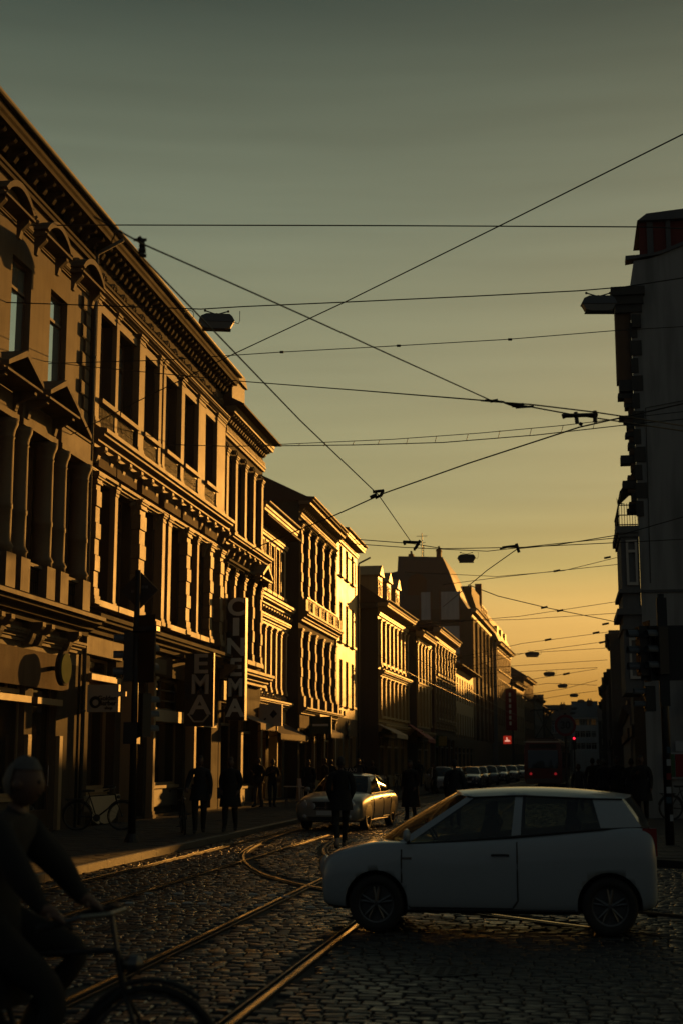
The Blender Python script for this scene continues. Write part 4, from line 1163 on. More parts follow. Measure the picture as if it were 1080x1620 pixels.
# row beyond the corner house, standing back from it
rr = [(64.5, 71.0, 3.0, 8.4, 'stucco_dark'), (71.2, 101, 3.1, 4.5, 'stucco_grey'), (101.2, 112, 3.25, 10.6, 'stucco_dark'), (112.2, 124, 3.35, 8.6, 'stucco_dark'), (124.2, 142, 3.5, 8.9, 'stucco_grey'), (142.2, 158, 3.6, 9.0, 'stucco_dark'), (158.2, 172, 3.95, 8.2, 'stucco_dark'), (172.2, 190, 4.9, 9, 'stucco_dark'), (190.2, 222, 7.3, 18, 'stucco_dark'), (222.2, 276, 8.8, 19, 'stucco_dark'), (290, 350, 15, 24, 'stucco_dark')]  # low block lets sun through; last three are unseen blocks added for shade
labs = ['first low house past the alley beyond the corner house on the right', 'grey block on the right, kept low to let the sun onto the rails', 'dark house on the right past the low block, shaped to trim the sun patch', 'dark house on the right row with a plain parapet', 'grey house on the right row, halfway along', 'dark right-hand house with small upper windows', 'dark right-hand house that meets the sky in a step', 'dark house on the right near the bend', 'unseen tall block on the right before the bend, added to shade the left row', 'second unseen tall block on the right at the bend, added to shade the left row', 'unseen dark block beyond the far right end, added to shade the left row']
for (a, b, X, Hh, mt), lab in zip(rr, labs):
    Ln = b - a
    hb = empty('town_house', (X + (b - a) * .027, b, 0), -math.pi / 2 - .027, lab, 'building', 'houses along the street')
    o = gfront(Ln, max(3, int(Ln / 3)), 1.1, .5)
    ops = [(p, q, Hh - 3.0, Hh - 1.0) for p, q in o if Hh > 5] + ([(p, q, 3.6, 5.4) for p, q in o] if Hh > 8.5 else [])
    dp_ = 5.3 if Hh == 10.6 else 9.0  # shallow depth for the house that trims the sun patch
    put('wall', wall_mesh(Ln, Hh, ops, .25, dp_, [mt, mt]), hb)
    for p, q, c_, d_ in ops: window(hb, p, c_, q - p, d_ - c_, .25, 'cross', 'frame_white')
    band(hb, Ln, Hh - .4, .4, .35, mt)
    MB().prism([(-.2, Hh), (1.3, Hh + 1.5), (8, Hh + 1.5), (9.2, Hh)][::-1] if 8.7 < Hh < 9.2 and a > 125 else [(-.1, Hh), (-.1, Hh + .25), (dp_ + .1, Hh + .25), (dp_ + .1, Hh)][::-1], .0, Ln, axis='x').build('roof', 'roof_slate', hb)
    MB().box(.3, Ln - .3, -.12, .01, 2.9, 3.4).build('fascia', 'shop_dark', hb)
# ------------------------------------------------------------------ overhead wires and what hangs on them
ORD = 'first second third fourth fifth sixth seventh eighth ninth tenth eleventh twelfth thirteenth fourteenth'.split()
def at_z(x, y, z):
    d = _rot @ Vector(((x - 540) / F, -(y - 810) / F, -1))
    return Vector((0, 0, CAM_H)) + d * ((z - CAM_H) / d.z)
def wire(label, pts, r, mt='cable', group='overhead wires', sag=0.0, name='overhead_wire'):
    P = []
    for i in range(len(pts) - 1):
        a, b = Vector(pts[i]), Vector(pts[i + 1])
        n = max(2, int((b - a).length / 2.5)) if sag else 1
        for k in range(n):
            t = k / n; q = a.lerp(b, t); q.z -= sag * 4 * t * (1 - t); P.append(q)
    P.append(Vector(pts[-1]))
    o = MB().tube(P, r, 6).build(name, mt, smooth=True)
    return tag(o, label, 'wire', group)
def span(label, pl_, Yl, Yr_, r=.011, **k):
    """span wire given by survey pixels; distance runs from Yl (first) to Yr_ (last) along it"""
    n = len(pl_); x0, x1 = pl_[0][0], pl_[-1][0]
    pts = [at(x, y, Yl + (Yr_ - Yl) * (x - x0) / (x1 - x0)) for x, y in pl_]
    return wire(label, pts, r, **k)
span('thick level cable crossing high above the whole street, uppermost of all', [(-60, 357), (200, 356), (620, 357), (1020, 359), (1090, 362)], 30, 31, .014)
span('long cable slanting from upper right down across the left house fronts', [(1100, 202), (790, 357), (545, 478), (370, 560), (220, 634), (138, 676), (-20, 748)], 21, 34, .0115)
span('cable carrying the two long street lamps across the street', [(-30, 477), (200, 485), (318, 489), (385, 485), (545, 478), (760, 468), (915, 460), (985, 454), (1090, 438)], 29.5, 30.5, .013)
span('thin cable crossing below the lamp cable', [(-20, 570), (80, 575), (250, 570), (370, 562), (445, 557), (610, 548), (800, 537), (972, 523), (1090, 516)], 33, 36, .011)
span('thin cable sloping gently right above the tramway junction', [(-20, 560), (130, 579), (380, 603), (560, 617), (770, 634)], 34, 17, .010)
span('doubled cable with short droppers, the lower strand', [(160, 700), (360, 706), (560, 704), (700, 700), (850, 688), (1000, 671), (1090, 662)], 44, 41, .015)
span('doubled cable with short droppers, the upper strand', [(420, 704), (620, 695), (760, 685), (890, 673), (1000, 660), (1090, 650)], 44, 41, .012)
for x, yu, yl in ((440, 703, 707), (475, 701, 706), (515, 699, 706), (560, 698, 705), (600, 696, 704), (645, 693, 703), (690, 690, 701), (740, 686, 698), (790, 681, 694), (840, 677, 690), (890, 673, 684), (940, 667, 679)):
    di = DI = globals().get('DI', -1) + 1
    wire('%s dropper from the left between the strands of the doubled cable' % ORD[di], [at(x, yu, 43), at(x - 3, yl, 43)], .010, group='droppers on the doubled cable')
CONTACT = 5.6
def contact(label, pix, z0=CONTACT, z1=CONTACT, r=.0085):
    n = len(pix)
    return wire(label, [at_z(x, y, z0 + (z1 - z0) * i / (n - 1)) for i, (x, y) in enumerate(pix)], r, 'copper_wire', 'tram contact wires', name='contact_wire')
contact('near contact wire running steeply down from upper left to the far fitting', [(20, 170), (167, 342), (230, 412), (345, 530), (475, 665), (598, 783), (650, 858)], r=.0075)
contact('contact wire curving from the dark clamp on the left towards the right corner', [(150, 343), (224, 385), (400, 463), (500, 508), (640, 572), (775, 633)], r=.0065)
contact('first strand of the contact wire past the section break', [(775, 633), (835, 643), (900, 655), (1000, 670), (1095, 684)], r=.008)
contact('second strand of the contact wire past the section break', [(790, 637), (850, 655), (930, 668), (1000, 678), (1095, 700)][0:0] or [(760, 634), (840, 640), (940, 652), (1000, 661), (1095, 676)], r=.008)
contact('thick cable sloping from the right edge down to the left above the junction', [(1100, 634), (1020, 652), (915, 676), (740, 733), (605, 781), (530, 815), (440, 852), (340, 893)], 6.3, 5.7, r=.010)
contact('contact wire rising to the right edge past the corner house', [(1100, 812), (985, 845), (880, 862), (818, 868), (770, 902), (700, 960)], 6.2, 5.4, r=.009)
contact('wire from the middle fitting leftwards to the golden house', [(1100, 852), (985, 858), (818, 866), (700, 868), (652, 860), (560, 853)], 6.6, 6.6, r=.010)
contact('thin wire under the middle fitting', [(985, 850), (880, 860), (770, 872), (640, 866), (555, 860)], 6.9, 6.9, r=.010)
farw = [((700, 925), (784, 914), (909, 900), (985, 892)), ((640, 905), (785, 912), (890, 903), (975, 882)), ((640, 990), (821, 975), (960, 954), (1010, 947)),
        ((690, 983), (821, 980), (960, 971), (1010, 968)), ((700, 1046), (825, 1018), (960, 1000), (1010, 993)), ((720, 1060), (838, 1031), (956, 1015)), ((700, 1044), (846, 1032), (960, 1025)),
        ((720, 1060), (848, 1051), (960, 1044)), ((760, 1066), (852, 1061), (944, 1056)), ((760, 1090), (851, 1073), (944, 1058)), ((800, 1090), (866, 1081), (943, 1084)), ((800, 1104), (890, 1090), (944, 1076)), ((830, 1110), (903, 1098), (944, 1093))]
for i, p in enumerate(farw):
    Yf = 50 + i * 8
    span('%s wire down of the thin ones crossing the far street against the glow' % ORD[i], p, Yf, Yf - 2, .011 + .0010 * i, group='far span wires')
contact('far contact wire dropping to the right against the glow', [(740, 925), (787, 943), (862, 961), (960, 981), (1010, 992)], 7.2, 6.6, r=.014)
contact('far contact wire of the left track running away over the cars', [(640, 1030), (720, 1080), (800, 1125), (840, 1140)], 6.0, 6.0, r=.012)
for X in (-6.5, -3.0):
    wire('tram contact wire hung above the %s track far down the street' % ('left' if X < -4 else 'right'), [(X + bend(Y), Y, 5.5) for Y in (48, 62, 80, 100, 130, 170, 220)], .008, 'copper_wire', 'tram contact wires', name='contact_wire')
def clamp(label, x, y, z, pts, r=.03):
    c0 = at_z(x, y, z); m = MB(); s = (c0 - Vector((0, 0, CAM_H))).length / F   # metres per survey pixel
    for a in pts:
        (x0, y0_), (x1, y1_), rr_ = a
        p0 = c0 + Vector((math.cos(YAW) * x0 * s, math.sin(YAW) * x0 * s, -y0_ * s)); p1 = c0 + Vector((math.cos(YAW) * x1 * s, math.sin(YAW) * x1 * s, -y1_ * s))
        m.tube([p0, p1], rr_ * s, 8)
    return tag(m.build('wire_clamp', 'insulator'), label, 'clamp', 'clamps and insulators on the wires')
clamp('upright stack of dark insulators where the contact wires meet on the left', 224, 392, CONTACT, [((-12, -13), (8, -13), 2.5), ((-4, -17), (3, -8), 3.5), ((2, -12), (2, 14), 3.2), ((-3, -3), (6, -3), 4.2), ((-4, 5), (7, 5), 4.2), ((-3, 12), (8, 13), 3.0)])
clamp('crossing clamp where the steep contact wire meets the sloping cable', 597, 782, CONTACT, [((-12, 5), (-2, 0), 2.6), ((-8, -4), (10, -6), 2.4), ((4, 3), (8, -4), 2.6), ((-4, 6), (4, 2), 2.2)])
clamp('hanger clamp at the lower end of the steep contact wire', 652, 860, CONTACT, [((-15, -3), (12, -2), 2.2), ((12, -5), (4, 8), 2.4), ((-14, -4), (-12, 2), 2.0), ((3, 6), (3, 11), 1.8)])
clamp('slim section break on the contact wire, right of the middle', 805, 639, CONTACT, [((-38, -6), (-8, -3), 1.8), ((-30, -4), (-18, -6), 2.4), ((4, 3), (22, 1), 2.8), ((10, 6), (38, 4), 1.8), ((-8, -2), (10, 5), 1.5)])
clamp('broad double clamp over the contact wires beside the corner house', 918, 658, CONTACT, [((-28, 0), (26, -2), 3.4), ((-8, -6), (-6, 12), 3.2), ((22, -8), (22, 10), 3.4), ((-28, -3), (-26, 4), 2.6), ((-3, 12), (2, 14), 3)])
clamp('middle clamp where three wires join over the tram', 814, 866, 6.3, [((-20, 0), (4, -3), 1.8), ((2, -6), (6, 8), 2.4), ((-24, 2), (-14, 0), 1.4)])
for wd_, x, y, z in (('middle', 630, 547, 9.5), ('leftmost', 446, 557, 10), ('rightmost', 806, 537, 10.2)): clamp('small knot threaded on the thin cable below the lamps, the %s one' % wd_, x, y, z, [((-3, 0), (3, 0), 2.0)])
for i, (x, y, z) in enumerate(((860, 961, 7), (885, 966, 7), (866, 1012, 7), (942, 1001, 7), (960, 882, 9), (880, 903, 9), (895, 1066, 8), (952, 1016, 8), (957, 987, 7.5))): clamp('%s of the tiny insulators on the far wires against the glow' % ORD[i], x, y, z, [((-5, 1), (5, -1), 1.6)])
# long street lamps hanging from the cable
def street_lamp(label, px_, py_, Y, Lp, ang=0.0, group='lamps hanging over the street'):
    c0 = at(px_, py_, Y); s = Lp
    e = empty('street_lamp', c0, YAW + ang, label, 'lamp', group)
    h = MB(); h.prism([(-s / 2, .0), (-s / 2 + .05, .10), (-s * .28, .155), (s * .36, .155), (s / 2 - .05, .10), (s / 2, 0), (s / 2 - .01, -.02), (-s / 2 + .01, -.02)][::-1], -.13, .13, axis='y')
    h.build('housing', 'lamp_housing', e)
    g2 = MB(); g2.prism([(-s / 2 + .02, -.022), (s / 2 - .02, -.022), (s / 2 - .09, -.15), (s / 2 - .2, -.18), (-s / 2 + .2, -.18), (-s / 2 + .09, -.15)], -.11, .11, axis='y'); g2.build('lens', 'lamp_glass', e)
    MB().box(-s / 2 + .08, s / 2 - .08, -.1, .1, -.2, -.183).build('rim', 'iron', e)
    k = MB(); k.tube([(-.26, 0, .25), (0, 0, .17), (.26, 0, .25)], .014, 6); k.tube([(0, 0, .15), (0, 0, .2)], .02, 6)
    for x in (-.26, .26): k.lathe([(.025, -.02), (.025, .02)], (x, 0, .25), 'z', 8)
    k.build('hanger', 'iron', e)
    t = MB(); t.tube([(s / 2, 0, .0), (s / 2 + .09, 0, -.03), (s / 2 + .12, 0, .05), (s / 2 + .12, 0, .27)], .008, 6); t.build('feed_cable', 'cable', e)
    return e
l1 = street_lamp('long street lamp hanging from a cable in front of the long left cornice', 343, 509, 30, .80, .12)
MB().tube([(-.42 + .0 + .11 * math.cos(t), 0, .14 + .11 * math.sin(t)) for t in [math.pi * 2 * i / 14 for i in range(15)]], .008, 6).build('cable_loop', 'cable', l1).location = (-.2, 0, 0)
l2 = street_lamp('long street lamp hanging close to the cornice of the right corner house', 946, 481, 30.3, .76)
street_lamp('lamp over the street beside the flat topped dark gable', 737, 883, 62, .80)
fl = [(841, 1035, 100, 1.0), (868, 1066, 118, .95), (889, 1085, 137, .95), (907, 1100, 158, .95), (918, 1109, 180, .9), (907, 1121, 210, .9), (905, 1128, 230, .9), (885, 1135, 230, .9)]
for i, (x, y, Y, s) in enumerate(fl): street_lamp('%s nearest of the lamps hanging over the far end of the street' % ORD[i], x, y, Y, s, 0, 'far lamps over the street')

# ------------------------------------------------------------------ signs on the left
def sign_box(name, label, x0, x1, Y, z0, z1, t=.16, mt='sign_board', cat='sign'):
    e = empty(name, ((x0 + x1) / 2, Y, (z0 + z1) / 2), 0, label, cat)
    w_ = (x1 - x0) / 2; h = (z1 - z0) / 2
    MB().box(-w_, w_, -t / 2, t / 2, -h, h).build('board', mt, e)
    f = MB(); q = .03
    f.box(-w_ - q, -w_ + .001, -t / 2 - .01, t / 2 + .01, -h - q, h + q); f.box(w_ - .001, w_ + q, -t / 2 - .01, t / 2 + .01, -h - q, h + q)
    f.box(-w_, w_, -t / 2 - .01, t / 2 + .01, -h - q, -h + .001); f.box(-w_, w_, -t / 2 - .01, t / 2 + .01, h - .001, h + q)
    f.build('frame', mt, e)
    return e, w_, h
e = empty('cinema_sign', (-11.78, 51.0, 5.52), 0, 'tall dark upright sign with the pale letters CINEMA stacked', 'sign')
MB().box(-.34, .32, -.16, .16, -2.26, 2.2).build('board', 'sign_black', e)
MB().box(.325, .345, -.17, .17, -2.26, 2.2).build('edge', 'sign_board_cream', e)
for i, ch_ in enumerate('CINEMA'):
    zc = 2.2 - .372 - i * .735
    text('letter', ch_, .88, 'letter_cream', e, (-.01, -.175, zc), bold=.03, squeeze=1.05 if ch_ not in 'IM' else (1.6 if ch_ == 'I' else .84))
    f = MB(); f.box(-.30, .30, -.19, -.165, zc - .372, zc - .355); f.build('divider', 'sign_black', e)
for z in (-1.9, 0.0, 1.9): MB().box(-.56, -.34, -.05, .05, z - .05, z + .05).build('bracket', 'iron', e)
e = empty('shop_sign', (-11.62, 45.0, 4.25), 0, 'dark hanging panel with big letters E M A stacked over a ribbon swirl', 'sign')
MB().box(-.48, .48, -.07, .07, -1.35, 1.0).build('board', 'sign_black', e)
for i, ch_ in enumerate('EMA'):
    text('letter', ch_, .86, 'sign_board', e, (.04, -.082, .62 - i * .66), (math.pi / 2, 0, math.pi) if False else (math.pi / 2, 0, 0), bold=.02, squeeze=1.2 if ch_ != 'M' else .95)
MB().tube([(-.35, -.09, -.95), (-.15, -.09, -1.2), (.15, -.09, -1.2), (.33, -.09, -1.0)], .03, 6).build('swirl', 'sign_board', e)
MB().box(-.68, -.48, -.04, .04, .7, .8).build('bracket', 'iron', e)
# blade sign with a round emblem and script
e, w_, h = sign_box('shop_sign', 'square projecting sign with a round dark emblem and script lettering, behind the traffic light', -12.20, -11.42, 35.85, 3.08, 3.72, .14, 'sign_board')
MB().lathe([(.155, 0), (.155, .012)], (-.2, -.085, -.1), 'y', 24).build('emblem', 'sign_black', e); MB().lathe([(.08, 0), (.08, .012)], (-.19, -.10, -.11), 'y', 16).build('emblem', 'sign_board', e)
text('lettering', 'Golden', .17, 'sign_black', e, (.12, -.08, -.0), bold=.004); text('lettering', 'Barber', .17, 'sign_black', e, (.13, -.08, -.13), bold=.004); text('lettering', 'shop', .11, 'sign_black', e, (.16, -.08, -.25), bold=.003)
MB().box(.42, .6, -.05, .05, .05, .17).build('arm', 'sign_board_cream', e)
# square sign with a black diamond
e, w_, h = sign_box('shop_sign', 'square pale sign with a small black diamond, below the right edge of the cinema', -11.95, -11.10, 56.0, 3.2, 4.0, .16, 'sign_board')
MB().prism([(-.03, .02), (.10, -.13), (.27, .05), (.13, .22)], -.095, -.082, axis='y').build('emblem', 'sign_black', e); MB().prism([(-.28, -.17), (-.22, -.2), (-.16, -.13), (-.22, -.1)], -.095, -.082, axis='y').build('emblem', 'sign_black', e)
e, w_, h = sign_box('shop_sign', 'dark teal sign board hanging over the pavement beside an awning', -11.9, -10.9, 67.0, 3.1, 3.85, .14, 'sign_teal')
text('lettering', 'SHOP', .3, 'sign_board', e, (0, -.08, .02), bold=.004) if False else MB().box(-.38, .38, -.085, -.072, -.04, .06).build('stripe', 'letter_cream', e)
def awning(label, Y0, Y1, zt, zb, out_, mt, X=FW, group=None):
    e = empty('awning', (X, Y0, 0), math.pi / 2, label, 'awning', group)
    L_ = Y1 - Y0
    MB().prism([(-.02, zt), (-out_, zb), (-out_, zb + .03), (-.02, zt + .04)][::-1], 0, L_, axis='x').build('canopy', mt, e)
    m = MB(); n = max(4, int(L_ / .3))
    for i in range(n): m.prism([(L_ * i / n, zb), (L_ * (i + 1) / n, zb), (L_ * (i + 1) / n, zb - .18), (L_ * (i + .5) / n, zb - .24), (L_ * i / n, zb - .18)], -out_ - .004, -out_ + .004, axis='y')
    m.build('valance', mt, e)
    m = MB()
    for x in (.05, L_ - .05): m.tube([(x, -.02, zb - .3), (x, -out_ + .03, zb)], .016, 6)
    m.build('frame', 'iron', e); return e
awning('cream awning over the shop to the right of the cinema sign', 53.5, 56.3, 3.55, 3.2, .9, 'awning_cream')
awning('dark red awning below the diamond sign', 58.2, 64.6, 3.5, 2.9, 1.2, 'awning_dark', -12.75)
awning('cream awning under the balcony of the house with banded piers', 69.0, 72.5, 3.6, 3.15, 1.1, 'awning_cream')
awning('pale awning in front of the dark sided corner house', 86, 92, 4.0, 3.4, 1.2, 'awning_cream', -11.2)
awning('faded red awning between the corner house and the narrow sunlit front', 98.5, 104, 4.3, 3.3, 1.4, 'awning_red', -10.7)
# lit window pane strip seen in the shop next to the dark red awning
e, w_, h = sign_box('shop_display', 'tall softly lit yellow display panel in a shop by the dark red awning', -12.1, -11.8, 58.6, 1.6, 3.2, .1, 'lit_yellow', 'display')
e, w_, h = sign_box('light_sign', 'small dim green and yellow illuminated sign low on the far left row', -10.0, -9.45, 112.0, 3.0, 3.75, .2, 'sign_green')
MB().box(-.05, .6, -.12, -.101, -.36, .36).build('panel', 'lit_yellow', e)
e, w_, h = sign_box('light_sign', 'small glowing red illuminated sign with a pale figure over the parked cars', -7.0, -6.15, 165.0, 3.8, 4.65, .3, 'lit_red')
MB().prism([(-.3, -.2), (.32, -.2), (.32, -.05), (.05, .02), (.0, .3), (-.12, .3), (-.1, 0), (-.3, -.08)], -.17, -.152, axis='y').build('emblem', 'lit_pink', e)
e, w_, h = sign_box('banner', 'tall dark red banner with pale upright lettering hanging from a far left house', -7.2, -5.9, 178.0, 5.6, 10.6, .1, 'banner_red', 'banner')
for i in range(6): MB().box(-.25, .0, -.07, -.051, 1.6 - i * .7, 2.05 - i * .7).build('lettering', 'letter_cream', e)

# ------------------------------------------------------------------ traffic lights, poles, street signs
def signal_head(parent, x, y, z, rz, lit=None, board=True, s=1.0, n=3):
    h = empty_part = MB().box(-.14 * s, .14 * s, -.10, .10, -.16 * n * s, .16 * n * s).build('signal_head', 'black_plastic', parent, (x, y, z)); h.rotation_euler = (0, 0, rz)
    for i in range(n):
        zc = (.16 * (n - 1) - .32 * i) * s
        MB().lathe([(.09 * s, 0), (.09 * s, .02)], (0, -.122, zc), 'y', 16).build('lens', 'signal_red' if lit == i else 'lens_dark', h)
        v = MB()
        for k in range(9):
            t0, t1 = math.pi * (-.1 + 1.2 * k / 9), math.pi * (-.1 + 1.2 * (k + 1) / 9); r = .11 * s
            v.quad((r * math.cos(t0), -.1, zc + r * math.sin(t0)), (r * math.cos(t1), -.1, zc + r * math.sin(t1)), (r * math.cos(t1), -.32, zc + r * math.sin(t1) * .95), (r * math.cos(t0), -.32, zc + r * math.sin(t0) * .95))
        v.build('visor', 'lamp_housing', h)
    if board: MB().box(-.22 * s, .22 * s, .085, .10, -.16 * n * s - .12, .16 * n * s + .12).build('backboard', 'black_plastic', h)
    return h
e = empty('traffic_light', (-9.0, 29.4, 0), 0, 'dark traffic light post with a diamond board on top before the left house fronts', 'traffic light')
MB().tube([(0, 0, 0), (0, 0, 5.85)], [.085, .06], 12).build('pole', 'iron', e, smooth=True); MB().lathe([(.16, .1), (.16, .14), (.10, .3)], (0, 0, 0), 'z', 12).build('base', 'iron', e)
MB().prism([(0, -.42), (.42, 0), (0, .42), (-.42, 0)], .07, .09, axis='y').build('diamond_board', 'sign_black', e).location = (.02, 0, 5.42)
for p in ((-.13, -.02), (.10, .07), (.18, .07)): MB().box(p[0] - .03, p[0] + .03, .055, .069, 5.42 + p[1] - .03, 5.42 + p[1] + .03).build('clip', 'zinc', e)
MB().box(-.02, .50, -.20, .06, 4.52, 4.62).build('arm', 'iron', e)
signal_head(e, .22, .02, 4.15, math.pi * .9, board=True, s=1.25)
signal_head(e, .20, .02, 2.75, math.pi * .75, board=False, s=.95)
signal_head(e, -.18, .04, 4.0, -math.pi * .4, board=False, s=1.1)
MB().box(-.2, .1, -.12, .12, 2.15, 2.6).build('control_box', 'black_plastic', e)
e = empty('traffic_light', (2.02, 30.0, 0), 0, 'traffic light with two three lamp heads on the right pavement corner', 'traffic light')
MB().tube([(0, 0, .12), (0, 0, 5.2)], [.09, .075], 12).build('pole', 'iron', e, smooth=True)
MB().box(-.09, .11, -.09, .09, 2.9, 5.12).build('casing', 'black_plastic', e)
signal_head(e, -.40, -.0, 4.02, -math.pi * .42, board=True, s=1.05)
signal_head(e, -.04, -.16, 4.02, -math.pi * .38, board=False, s=1.0)
MB().box(-.46, .46, .02, .05, 3.42, 4.55).build('backboard', 'black_plastic', e)
signal_head(e, -.3, -.02, 3.05, -math.pi * .45, board=False, s=.8, n=2)
for i, (z, mt) in enumerate(((.95, 'paper_blue'), (1.15, 'paper_white'), (1.42, 'paper_red'), (1.7, 'paper_white'), (1.95, 'paper_blue'), (.6, 'paper_white'))):
    MB().box(-.05 + .012 * i, .055 + .004 * i, -.096, -.088, z, z + .13).build('sticker', mt, e)
e = empty('street_sign', (.0, 43.2, 0), 0, 'round speed limit sign reading 30 with a dark rim in front of the tram', 'sign')
MB().tube([(0, .04, 0), (0, .04, 3.2)], .035, 10).build('pole', 'iron', e)
MB().lathe([(.31, 0), (.315, .005), (.315, .02), (.31, .025)], (0, -.02, 2.84), 'y', 32).build('rim', 'sign_red', e)
MB().lathe([(.24, 0), (.24, .006)], (0, -.030, 2.84), 'y', 32).build('face', 'zinc', e)
text('lettering', '30', .30, 'sign_black', e, (0, -.034, 2.84), bold=.008)
# distant signal
e = empty('traffic_light', (.55, 96, 0), 0, 'distant small traffic light showing red left of the crowd', 'traffic light')
MB().tube([(0, 0, 0), (0, 0, 3.1)], .05, 8).build('pole', 'iron', e); signal_head(e, 0, -.1, 3.0, 0, lit=0, board=False, s=.9)

# ------------------------------------------------------------------ shop end wall on the right: signs, posters
Yw = Yr - .06
def flat(name, label, x0, x1, z0, z1, mt, t=.05, cat='poster', y=None, group=None):
    yy = (Yw if y is None else y)
    e = MB().box(x0, x1, yy - t, yy, z0, z1).build(name, mt); return tag(e, label, cat, group)
e = empty('shop_sign', (4.0, Yw - .1, 4.6), 0, 'wide yellow shop sign with dark red lettering on the right corner house', 'sign')
MB().box(-.45, 4.5, -.08, .08, -.42, .50).build('board', 'sign_yellow', e); MB().box(-.45, 4.5, -.09, -.081, -.42, -.30).build('stripe', 'sign_red', e)
text('lettering', 'kiosk', .52, 'sign_red', e, (.72, -.09, .12), bold=.012); text('lettering', 'Getraenke Tabak', .17, 'sign_red', e, (.85, -.09, -.18), bold=.003)
awning('dark red awning under the yellow shop sign', 0, 5.0, 4.05, 3.5, .6, 'awning_dark').location = (3.6, Yw, 0)
bpy.data.objects[[o.name for o in bpy.data.objects if o.get('label') == 'dark red awning under the yellow shop sign'][0]].rotation_euler = (0, 0, 0)
flat('poster', 'green and yellow poster beside the shop window on the right', 3.75, 4.05, 2.9, 3.7, 'paper_green')
flat('poster', 'olive poster at the right edge of the picture', 4.12, 4.9, 2.6, 3.6, 'sign_green')
flat('poster', 'orange sign above the white notices on the right wall', 3.5, 4.0, 2.66, 2.98, 'sign_orange')
flat('poster', 'second orange sign just below the first one on the right wall', 3.52, 4.0, 2.42, 2.62, 'sign_orange')
flat('poster', 'white notice with dark lines below the orange signs', 3.56, 3.98, 2.1, 2.4, 'paper_white')
flat('poster', 'pale notice left of the one with dark lines', 3.22, 3.48, 2.08, 2.38, 'paper_white')
flat('poster_board', 'broad pale board covered with notices on the right wall', 2.85, 5.2, 1.28, 2.05, 'paper_white', .04, 'board')
flat('poster', 'dark red poster on the broad pale board', 3.2, 3.48, 1.34, 2.0, 'paper_red', .02, y=Yw - .045)
flat('poster', 'dark mottled poster left of the dark red one', 2.98, 3.18, 1.34, 2.0, 'paper_green', .02, y=Yw - .045)
flat('poster', 'small poster at the right end of the pale board', 4.05, 4.45, 1.5, 1.9, 'paper_blue', .02, y=Yw - .045)
flat('poster', 'small dark poster above the bicycles by the wall', 3.6, 4.1, .6, 1.15, 'paper_red', .03)
# green sign on the end wall under the window, rounded outline
m = MB(); o_ = []
for cx_, cz_, a0 in ((.38, .16, 0), (-.30, .16, 90), (-.38, -.16, 180), (.30, -.16, 270)):
    for k in range(5): t = R(a0 + k * 22.5); o_.append((cx_ + .16 * math.cos(t), cz_ + .16 * math.sin(t)))
e = empty('neon_sign', (5.2, Yr - .1, 12.75), 0, 'dark rounded green sign below the window of the corner house', 'sign')
MB().prism(o_, -.12, .08, axis='y').build('rim', 'black_plastic', e); MB().prism([(x * .78, z * .72) for x, z in o_], -.135, -.121, axis='y').build('face', 'sign_green', e)
# ------------------------------------------------------------------ vehicles
from mathutils.bvhtree import BVHTree
def spline(rows, n):
    o = []
    for i in range(len(rows) - 1):
        p0, p1, p2, p3 = rows[max(i - 1, 0)], rows[i], rows[i + 1], rows[min(i + 2, len(rows) - 1)]
        for k in range(n):
            t = k / n
            o.append([.5 * (2 * b + (c - a) * t + (2 * a - 5 * b + 4 * c - d) * t * t + (3 * b - a - 3 * c + d) * t ** 3) for a, b, c, d in zip(p0, p1, p2, p3)])
    o.append(list(rows[-1])); return o
def body_mesh(st, wheels, wr, paint):
    """closed lower body lofted through stations (x, z bottom, w sill, w max, z shoulder, w shoulder, z deck), wheel housings cut out"""
    bm = bmesh.new(); rings = []
    for x, zb, ws, wm, zs_, wsh, zt in spline(st, 3):
        half = [(0, zb), (ws * .85, zb), (ws * .98, zb + .05), (wm, zb + (zs_ - zb) * .42), (wm * .995, zs_ - .10), (wsh, zs_), (wsh * .9, zs_ + (zt - zs_) * .5 + .012), (wsh * .5, zt - .012), (0, zt)]
        ring = half + [(-y, z) for y, z in half[-2:0:-1]]
        rings.append([bm.verts.new((x, y, z)) for y, z in ring])
    n = len(rings[0])
    for a, b in zip(rings[:-1], rings[1:]):
        for k in range(n): bm.faces.new((a[k], a[(k + 1) % n], b[(k + 1) % n], b[k]))
    bm.faces.new(rings[0][::-1]); bm.faces.new(rings[-1])
    bmesh.ops.recalc_face_normals(bm, faces=bm.faces)
    me = bpy.data.meshes.new('body'); bm.to_mesh(me); bm.free(); me.materials.append(M[paint]); me.materials.append(M['black_plastic'])
    o = bpy.data.objects.new('body', me); COL.objects.link(o)
    ss = o.modifiers.new('s', 'SUBSURF'); ss.levels = 2; ss.render_levels = 2
    cut = MB()
    for wx in wheels:
        for sy in (-1, 1): cut.lathe([(wr * 1.16, 0), (wr * 1.16, .42)], (wx, .46 if sy > 0 else -.88, wr), 'y', 28)
    cb = cut.build('cutter', 'black_plastic')
    bo = o.modifiers.new('b', 'BOOLEAN'); bo.operation = 'DIFFERENCE'; bo.object = cb; bo.solver = 'EXACT'
    bpy.context.view_layer.update()
    res = evaluated(o, 'body'); res.name = 'body'
    bpy.data.objects.remove(o); bpy.data.objects.remove(cb)
    while len(res.materials) > 2: res.materials.pop()
    for p in res.polygons:
        c = p.center
        inw = any(math.hypot(c.x - wx, c.z - wr) < wr * 1.155 and abs(c.y) > .4 for wx in wheels)
        p.material_index = 1 if (inw or p.normal.z < -.8) else 0
        p.use_smooth = not inw
    return res
